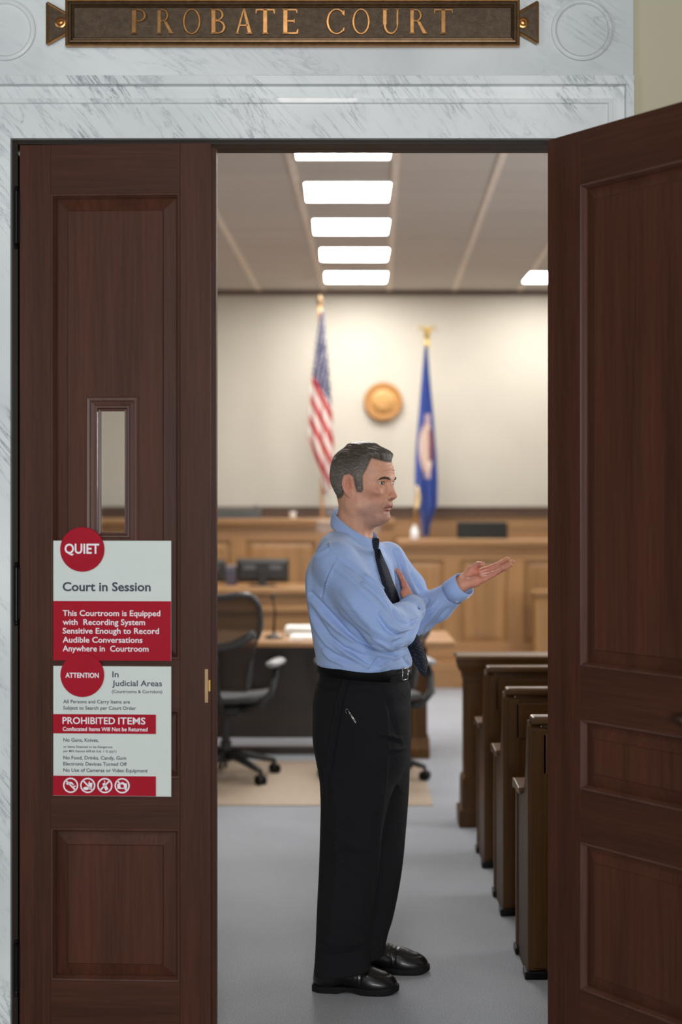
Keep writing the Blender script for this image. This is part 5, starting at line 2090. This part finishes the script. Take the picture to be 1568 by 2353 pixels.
YF2 = 13.75
t = thing('state_flag', (ax(978, YF2), YF2 + .06, 0), 'blue flag with a round pale emblem hanging right of the wall seal', 'flag')
pc0, pc1 = at(982, 790, YF2 + .05), at(957, 1165, YF2 + .05)
build('pole', MB().tube([tuple(pc0), tuple(pc1), (at(945, 1330, YF2 + .05).x, YF2 + .05, .16)], .014, 10), bpy.data.materials['pole_wood'], t, smooth=True)
build('stand', MB().lathe([(0, .0), (.19, 0), (.19, .03), (.06, .07), (.03, .16), (.03, .24), (0, .24)], (at(945, 1330, YF2 + .05).x, YF2 + .05, 0), 'z', 24), M_brass, t, smooth=True)
m = MB()
m.lathe([(0, -.03), (.02, -.028), (.026, -.005), (.014, .01), (.02, .025), (0, .04)], tuple(pc0), 'z', 14)
for s in (-1, 1):
    m.tube([(pc0.x, pc0.y, pc0.z + .06), (pc0.x + s * .035, pc0.y, pc0.z + .15), (pc0.x + s * .07, pc0.y, pc0.z + .165), (pc0.x + s * .098, pc0.y, pc0.z + .11)], [.02, .026, .022, .004], 10, .5)
m.ball((pc0.x, pc0.y, pc0.z + .08), (.028, .02, .06), 12)
m.ball((pc0.x + .006, pc0.y - .01, pc0.z + .15), .02, 10)
build('eagle_finial', m, plain('gilt', srgb(190, 160, 84), .35, .8), t, smooth=True)
draped('flag_cloth', [(798, 976), (850, 971), (950, 963), (1050, 955), (1110, 954), (1135, 956), (1150, 962), (1180, 966), (1215, 969), (1233, 971)],
       [(798, 983), (850, 987), (950, 996), (1050, 1004), (1110, 1006), (1160, 1005), (1166, 1002), (1186, 994), (1215, 988), (1233, 986)], YF2, mn_col, 2.5, .05, M_flag, t)
cc_ = [at(958, 1116, YF2 - .06), at(963, 1140, YF2 - .06), at(960, 1165, YF2 - .06), at(954, 1180, YF2 - .06)]
build('cord', MB().tube([tuple(p) for p in cc_], [.012, .016, .014, .018], 8), plain('pale_gold_cord', srgb(214, 190, 140), .7), t, smooth=True)

# ------------------------------------------------------------------ wall seal
YS = YB - .05
c = at(881, 923, YS)
t = thing('wall_seal', (c.x, YB, c.z), 'round golden wooden seal on the cream back wall between the flags', 'seal')
Rs = 44.5 / FPX * YS
M_seal = plain('gilded_wood', srgb(176, 124, 62), .5, nscale=30, var=.1)
M_seal2 = plain('gilded_wood_pale', srgb(206, 158, 96), .5, nscale=50, var=.18)
build('disc', MB().lathe([(Rs * .97, .05), (Rs, .03), (Rs, .004), (Rs * .96, -.006), (Rs * .88, -.004), (Rs * .72, -.002), (Rs * .70, -.001), (0, -.001)], (c.x, YS, c.z), 'y', 72), M_seal, t)
m = MB()
for k in range(48):
    a = 2 * math.pi * k / 48
    m.ball((c.x + Rs * .92 * math.cos(a), YS - .006, c.z + Rs * .92 * math.sin(a)), Rs * .03, 8)
build('beaded_rim', m, M_seal, t, smooth=True)
m = MB()
for k in range(26):
    a = 2 * math.pi * (k + .5) / 26
    r_, w_ = Rs * .80, Rs * .035
    m.ball((c.x + r_ * math.cos(a), YS - .004, c.z + r_ * math.sin(a)), (w_, .006, w_ * 1.3), 8)
build('border_relief', m, M_seal2, t, smooth=True)
m = MB()
rr = random.Random(3)
m.lathe([(Rs * .62, .002), (Rs * .61, -.003), (0, -.003)], (c.x, YS, c.z), 'y', 48)
for bx, bz, sx, sz in ((-.05, .05, .20, .26), (.15, -.05, .22, .16), (-.22, -.12, .16, .12), (.22, .18, .12, .10), (-.2, .22, .12, .12), (0, -.32, .34, .08), (.02, .34, .22, .07), (-.34, .02, .06, .12), (.36, .02, .07, .16)):
    m.ball((c.x + bx * Rs, YS + .0, c.z + bz * Rs), (sx * Rs, .014, sz * Rs), 14)
build('centre_relief', m, M_seal2, t, smooth=True)

# ------------------------------------------------------------------ bronze name plate above the doorway
M_bz = plain('dark_bronze', srgb(78, 64, 50), .42, .75, nscale=70, var=.25, bump=.25)
M_bz_e = plain('worn_bronze', srgb(176, 128, 78), .30, .9, nscale=60, var=.2)
yb0 = YM - .004
t = thing('name_plate', (dx(673), yb0, dz(64)), 'long bronze sign reading PROBATE COURT with dovetail ends above the doorway', 'sign')
Pm = lambda x, y: (dx(x), dz(y))
m = MB().box(dx(160), dx(1188), yb0 - .006, yb0 + .006, dz(116), dz(13))
build('plate', m, M_bz, t, .001)
for pts in ([(116, 19), (160, 44), (160, 88), (116, 113)], [(1231, 17), (1187, 42), (1187, 86), (1231, 111)]):
    e = build('dovetail', MB().prism([Pm(*p) for p in pts], yb0 - .004, yb0 + .006, 'y'), M_bz, t, .001)
    cx_ = 146 if pts[0][0] < 600 else 1198
    q = at(cx_, 64, YD)
    build('rosette', MB().lathe([(.0155, .004), (.0155, -.006), (.012, -.007), (.0105, -.004), (.008, -.004), (.006, -.007), (0, -.008)], (q.x, yb0 - .003, q.z), 'y', 28), M_bz_e, e)
    rm = MB()
    n = len(pts)
    for k in range(n):
        a, b = pts[k], pts[(k + 1) % n]
        A, B = Vector((dx(a[0]), yb0 - .005, dz(a[1]))), Vector((dx(b[0]), yb0 - .005, dz(b[1])))
        rm.tube([A, B], .0042, 6)
    build('dovetail_rim', rm, M_bz_e, e)
fr = MB().ring_frame(dx(158), dx(1190), dz(118), dz(11), [(0, yb0 + .006), (0, yb0 - .012), (.003, yb0 - .014), (.007, yb0 - .012), (.0085, yb0 - .009)])
build('outer_rim', fr, M_bz_e, t)
fr = MB().ring_frame(dx(165), dx(1183), dz(111), dz(18), [(0, yb0 - .004), (.002, yb0 - .011), (.007, yb0 - .0115), (.010, yb0 - .007), (.014, yb0 - .0085), (.017, yb0 - .005)])
build('inner_rim', fr, plain('mid_bronze', srgb(104, 82, 60), .36, .85, nscale=60, var=.2), t)


# roman capitals, drawn in units of the cap height
def arc(cx_, cy_, rx, ry, a0, a1, wx, wy, n=28):
    """band between two ellipses, angles in degrees"""
    out, inn = [], []
    for k in range(n + 1):
        a = math.radians(a0 + (a1 - a0) * k / n)
        out.append((cx_ + rx * math.cos(a), cy_ + ry * math.sin(a)))
        inn.append((cx_ + (rx - wx) * math.cos(a), cy_ + (ry - wy) * math.sin(a)))
    return out, inn


def bar(x0, y0, x1, y1):
    return [(x0, y0), (x1, y0), (x1, y1), (x0, y1)]


T_, S_, SF = .155, .065, .05      # stem, thin stroke, serif depth


def stem(x, y0=0, y1=1, serif=(True, True), s=.07):
    r = [bar(x, y0, x + T_, y1)]
    if serif[0]:
        r.append([(x - s, y0), (x + T_ + s, y0), (x + T_, y0 + SF), (x, y0 + SF)])
    if serif[1]:
        r.append([(x, y1 - SF), (x + T_, y1 - SF), (x + T_ + s, y1), (x - s, y1)])
    return r


def glyph(ch):
    polys, bands = [], []
    if ch in 'PRB':
        polys += stem(.07)
        if ch == 'B':
            bands.append(arc(.30, .765, .27, .235, -90, 90, .13, .055))
            bands.append(arc(.32, .275, .33, .275, -90, 90, .15, .06))
            polys += [bar(.22, .945, .30, 1.0), bar(.22, .53, .33, .585), bar(.22, 0, .32, .06), bar(.22, .49, .32, .55)]
            w = .72
        else:
            bands.append(arc(.32, .745, .29, .255, -90, 90, .14, .055))
            polys += [bar(.22, .945, .33, 1.0), bar(.22, .49, .33, .545)]
            w = .68
        if ch == 'R':
            polys.append([(.36, .51), (.50, .51), (.80, .04), (.86, 0), (.64, 0)])
            w = .84
    elif ch == 'O':
        bands.append(arc(.50, .5, .48, .52, 0, 360, .145, .055, 56))
        w = 1.0
    elif ch == 'C':
        bands.append(arc(.50, .5, .48, .52, 48, 312, .145, .055, 44))
        polys += [[(.74, .80), (.86, .70), (.86, .98), (.80, .93)], [(.76, .20), (.86, .27), (.84, .10), (.80, .10)]]
        w = .90
    elif ch == 'A':
        polys += [[(.02, 0), (.10, 0), (.43, 1.0), (.37, 1.0)], [(.37, 1.02), (.46, 1.02), (.80, 0), (.62, 0)], bar(.20, .31, .62, .37)]
        polys += [[(-.05, 0), (.20, 0), (.13, .045), (.03, .045)], [(.52, 0), (.88, 0), (.80, .045), (.60, .045)]]
        w = .84
    elif ch == 'T':
        polys += stem(.31, serif=(True, False))
        polys += [bar(.0, .945, .775, 1.0), [(.0, .80), (.03, .80), (.07, .95), (.0, 1.0)], [(.775, .80), (.745, .80), (.705, .95), (.775, 1.0)]]
        w = .78
    elif ch == 'E':
        polys += stem(.07)
        polys += [bar(.22, .945, .58, 1.0), bar(.22, .49, .50, .545), bar(.22, 0, .62, .055)]
        polys += [[(.58, .82), (.61, .82), (.61, 1.0), (.54, .95)], [(.47, .42), (.50, .42), (.50, .61), (.47, .61)], [(.62, .20), (.65, .20), (.63, 0), (.56, .05)]]
        w = .66
    elif ch == 'U':
        polys += [bar(.07, .36, .07 + T_, 1.0), bar(.67, .36, .735, 1.0)]
        polys += [[(.0, 1.0), (.30, 1.0), (.22, .95), (.07, .95)], [(.58, 1.0), (.82, 1.0), (.735, .95), (.67, .95)]]
        out, inn = [], []
        for k in range(25):
            a = math.pi + math.pi * k / 24
            out.append((.4025 + .3325 * math.cos(a), .37 + .39 * math.sin(a)))
            inn.append((.4475 + .2225 * math.cos(a), .37 + .31 * math.sin(a)))
        bands.append((out, inn))
        w = .82
    return polys, bands, w


LET = [('P', 305, 347), ('R', 364, 404), ('O', 423, 467), ('B', 486, 527), ('A', 545, 583), ('T', 590, 634), ('E', 649, 688), ('C', 749, 794), ('O', 808, 851), ('U', 876, 918), ('R', 938, 980), ('T', 995, 1038)]
for ch, px0, px1 in LET:
    polys, bands, w = glyph(ch)
    z0, z1 = dz(91), dz(35)
    k = (dx(px1) - dx(px0)) / w
    kz = z1 - z0
    m = MB()
    ya, yb_, yc_ = yb0 - .005, yb0 - .0105, yb0 - .0125
    def put(poly):
        pts = [(dx(px0) + x * k, z0 + y * kz) for x, y in poly]
        gx_ = sum(p[0] for p in pts) / len(pts)
        gz_ = sum(p[1] for p in pts) / len(pts)
        n = len(pts)
        r0 = [(x, ya, z) for x, z in pts]
        r1 = [(x, yb_, z) for x, z in pts]
        ins = .0011
        def sh(p):
            d = math.hypot(p[0] - gx_, p[1] - gz_) + 1e-9
            return (p[0] - (p[0] - gx_) / d * ins, yc_, p[1] - (p[1] - gz_) / d * ins)
        r2 = [sh(p) for p in pts]
        m.loft([r0, r1, r2])
    for p in polys:
        put(p)
    for out, inn in bands:
        rings = []
        for a, b in zip(out, inn):
            A = (dx(px0) + a[0] * k, z0 + a[1] * kz)
            B = (dx(px0) + b[0] * k, z0 + b[1] * kz)
            f = .22
            A2 = (A[0] + (B[0] - A[0]) * f, A[1] + (B[1] - A[1]) * f)
            B2 = (B[0] + (A[0] - B[0]) * f, B[1] + (A[1] - B[1]) * f)
            rings.append([(A[0], ya, A[1]), (A[0], yb_, A[1]), (A2[0], yc_, A2[1]), (B2[0], yc_, B2[1]), (B[0], yb_, B[1]), (B[0], ya, B[1])])
        m.loft(rings)
    build('letter', m, M_bz_e, t)

# ------------------------------------------------------------------ notices on the closed leaf
M_sw = plain('sign_white', srgb(206, 212, 204), .42, var=.015)
M_sr = plain('sign_red', srgb(164, 16, 36), .6, var=.03, spec=.15)
M_sd = plain('sign_navy', srgb(40, 46, 66), .5, var=.02)
M_sl = plain('sign_lettering_white', srgb(236, 228, 230), .45, var=.01)


def text_mesh(lines, bold, yy):
    """lines: (string, left px, right px, baseline row, cap-top row) -> flat extruded lettering in leaf coordinates"""
    mb = MB()
    for s, px0, px1, base, cap in lines:
        cu = bpy.data.curves.new('lettering', 'FONT')
        cu.body = s
        cu.size = 1.0
        cu.offset = bold
        cu.resolution_u = 3
        o = bpy.data.objects.new('lettering', cu)
        COL.objects.link(o)
        dg = bpy.context.evaluated_depsgraph_get()
        me = bpy.data.meshes.new_from_object(o.evaluated_get(dg))
        P = np.array([v.co[:] for v in me.vertices])
        F = [tuple(p.vertices) for p in me.polygons]
        bpy.data.objects.remove(o)
        bpy.data.curves.remove(cu)
        bpy.data.meshes.remove(me)
        x0, x1 = P[:, 0].min(), P[:, 0].max()
        kx = (lx(px1) - lx(px0)) / (x1 - x0)
        kz = (dz(cap) - dz(base)) / .70
        mb.add([(lx(px0) + (p[0] - x0) * kx, yy, dz(base) + p[1] * kz) for p in P], F)
    return mb


def sign_root(name, py, label):
    o = thing(name, tuple(DL.location), label, 'sign', None, None, LA)
    return o


y_s = -.0042       # front of the leaf
yf_ = y_s - .005
t = sign_root('court_notice', 1380, 'white and red QUIET Court in Session notice, upper one on the closed leaf')
lk = dict(world=False)
build('board', MB().box(lx(125), lx(397), yf_, y_s, dz(1516), dz(1242)), M_sw, t, .0008, **lk)
build('red_field', MB().box(lx(125), lx(396.6), yf_ - .0006, yf_ + .001, dz(1516), dz(1380)), M_sr, t, **lk)
b = build('round_badge', MB().lathe([(51 / SD, .004), (51 / SD, -.002), (50.4 / SD, -.0027), (0, -.0027)], (lx(192.5), yf_ - .001, dz(1262)), 'y', 64), M_sr, t, **lk)
build('lettering', text_mesh([('QUIET', 152, 232, 1271, 1249)], .022, yf_ - .0042), M_sl, b, fixn=False, **lk)
build('lettering', text_mesh([('Court in Session', 146.5, 350, 1357, 1337)], .026, yf_ - .0004), M_sd, t, fixn=False, **lk)
build('lettering', text_mesh([('This Courtroom is Equipped', 147, 372, 1414, 1401), ('with  Recording System', 147, 337, 1434.5, 1421.5), ('Sensitive Enough to Record', 147, 369, 1454.5, 1441.5), ('Audible Conversations', 147, 331, 1475, 1462), ('Anywhere in  Courtroom', 147, 345, 1495, 1482)], .013, yf_ - .0011), M_sl, t, fixn=False, **lk)

t = sign_root('prohibited_items_notice', 1680, 'white and red ATTENTION prohibited items notice, lower one on the closed leaf')
build('board', MB().box(lx(125), lx(397), yf_, y_s, dz(1826), dz(1529)), M_sw, t, .0008, **lk)
rf = build('red_band', MB().box(lx(125), lx(362), yf_ - .0022, yf_ + .001, dz(1683), dz(1639)), M_sr, t, **lk)
build('lettering', text_mesh([('PROHIBITED', 147, 268, 1661, 1645.5)], .013, yf_ - .0027), M_sl, rf, fixn=False, **lk)
build('lettering', text_mesh([('ITEMS', 275.5, 338, 1661, 1645.5)], .013, yf_ - .0027), M_sl, rf, fixn=False, **lk)
build('lettering', text_mesh([('Confiscated Items Will Not be Returned', 147.5, 343, 1677, 1668)], .016, yf_ - .0027), M_sl, rf, fixn=False, **lk)
rf = build('red_band', MB().box(lx(125), lx(362), yf_ - .0022, yf_ + .001, dz(1825), dz(1780)), M_sr, t, **lk)
b = build('round_badge', MB().lathe([(50.5 / SD, .0), (50.5 / SD, -.002), (50 / SD, -.0027), (0, -.0027)], (lx(192.5), yf_ - .0008, dz(1549)), 'y', 64), M_sr, t, **lk)
build('lettering', text_mesh([('ATTENTION', 154, 231, 1555, 1544)], .022, yf_ - .0042), M_sl, b, fixn=False, **lk)
build('lettering', text_mesh([('In', 261.5, 276, 1554, 1540.5), ('Judicial Areas', 261, 376, 1574, 1561), ('(Courtrooms & Corridors)', 260.5, 376.5, 1590, 1583)], .016, yf_ - .0004), M_sd, t, fixn=False, **lk)
build('lettering', text_mesh([('All Persons and Carry Items are', 148, 302, 1614, 1606), ('Subject to Search per Court Order', 148, 316, 1628.5, 1620.5), ('No Guns, Knives,', 148.5, 230, 1702, 1694), ('or Items Deemed to be Dangerous', 148.5, 262, 1716, 1711), ('per MN Statute 609.66 Sub. 1 G (a)(1)', 148.5, 271, 1726, 1721),
                              ('No Food, Drinks, Candy, Gum', 148.5, 293.5, 1742.5, 1734.5), ('Electronic Devices Turned Off', 148.5, 295, 1756.5, 1748.5), ('No Use of Cameras or Video Equipment', 148.5, 343, 1771, 1763)], .016, yf_ - .0004), M_sd, t, fixn=False, **lk)
# four barred pictograms
yi = yf_ - .0026
def pg(m, pts, cxp):
    pp = [(lx(cxp + x), yi, dz(1801.5 + y)) for x, y in pts]
    m.add(pp, [tuple(range(len(pp)))])
for n_, cxp in enumerate((165.7, 205.2, 244.7, 284.5)):
    m = MB()
    N = 40
    o1 = [(lx(cxp + 17.5 * math.cos(2 * math.pi * i / N)), yi, dz(1801.5 + 17.5 * math.sin(2 * math.pi * i / N))) for i in range(N)]
    o2 = [(lx(cxp + 14.3 * math.cos(2 * math.pi * i / N)), yi, dz(1801.5 + 14.3 * math.sin(2 * math.pi * i / N))) for i in range(N)]
    m.loft([o1, o2], caps=False)
    sgn = -1 if n_ == 2 else 1
    pg(m, [(-12 - 1.2, sgn * (-12) + sgn * 1.2), (-12 + 1.2, sgn * (-12) - sgn * 1.2), (12 + 1.2, sgn * 12 - sgn * 1.2), (12 - 1.2, sgn * 12 + sgn * 1.2)], cxp)
    if n_ == 0:
        pg(m, [(-11, -4), (-8, -6), (-3, -8), (3, -7), (8, -2), (6, 0), (1, -4), (-3, -2), (-8, -1)], cxp)
        pg(m, [(5, 3), (11, 0), (12, 2), (7, 6)], cxp)
    elif n_ == 1:
        pg(m, [(1, -6), (11, -6), (9, 8), (4, 10), (3, 4)], cxp)
        pg(m, [(2, -6), (3, -10), (4.5, -10), (4, -6)], cxp)
        pg(m, [(-10 + 0 * i, 6) if i < 0 else (-4 + 6.5 * math.cos(2 * math.pi * i / 14), 7 + 3.8 * math.sin(2 * math.pi * i / 14)) for i in range(14)], cxp)
    elif n_ == 2:
        pg(m, [(-6, -4), (0, -7), (8, 8), (2, 12)], cxp)
        pg(m, [(-2.5, -12), (-1, -12.3), (1.2, -7), (-.4, -6.4)], cxp)
    else:
        pg(m, [(-11, -4), (-4, -5), (-2, -8), (3, -8), (5, -6), (11, -5), (11, 7), (-11, 7)], cxp)
    ic = build('pictogram', m, M_sl, rf, fixn=False, **lk)
    if n_ == 3:
        m = MB()
        m.add([(lx(cxp + 4.2 * math.cos(2 * math.pi * i / 20)), yi - .0002, dz(1802.5 + 4.2 * math.sin(2 * math.pi * i / 20))) for i in range(20)], [tuple(range(20))])
        build('lens_dot', m, M_sr, rf, fixn=False, **lk)
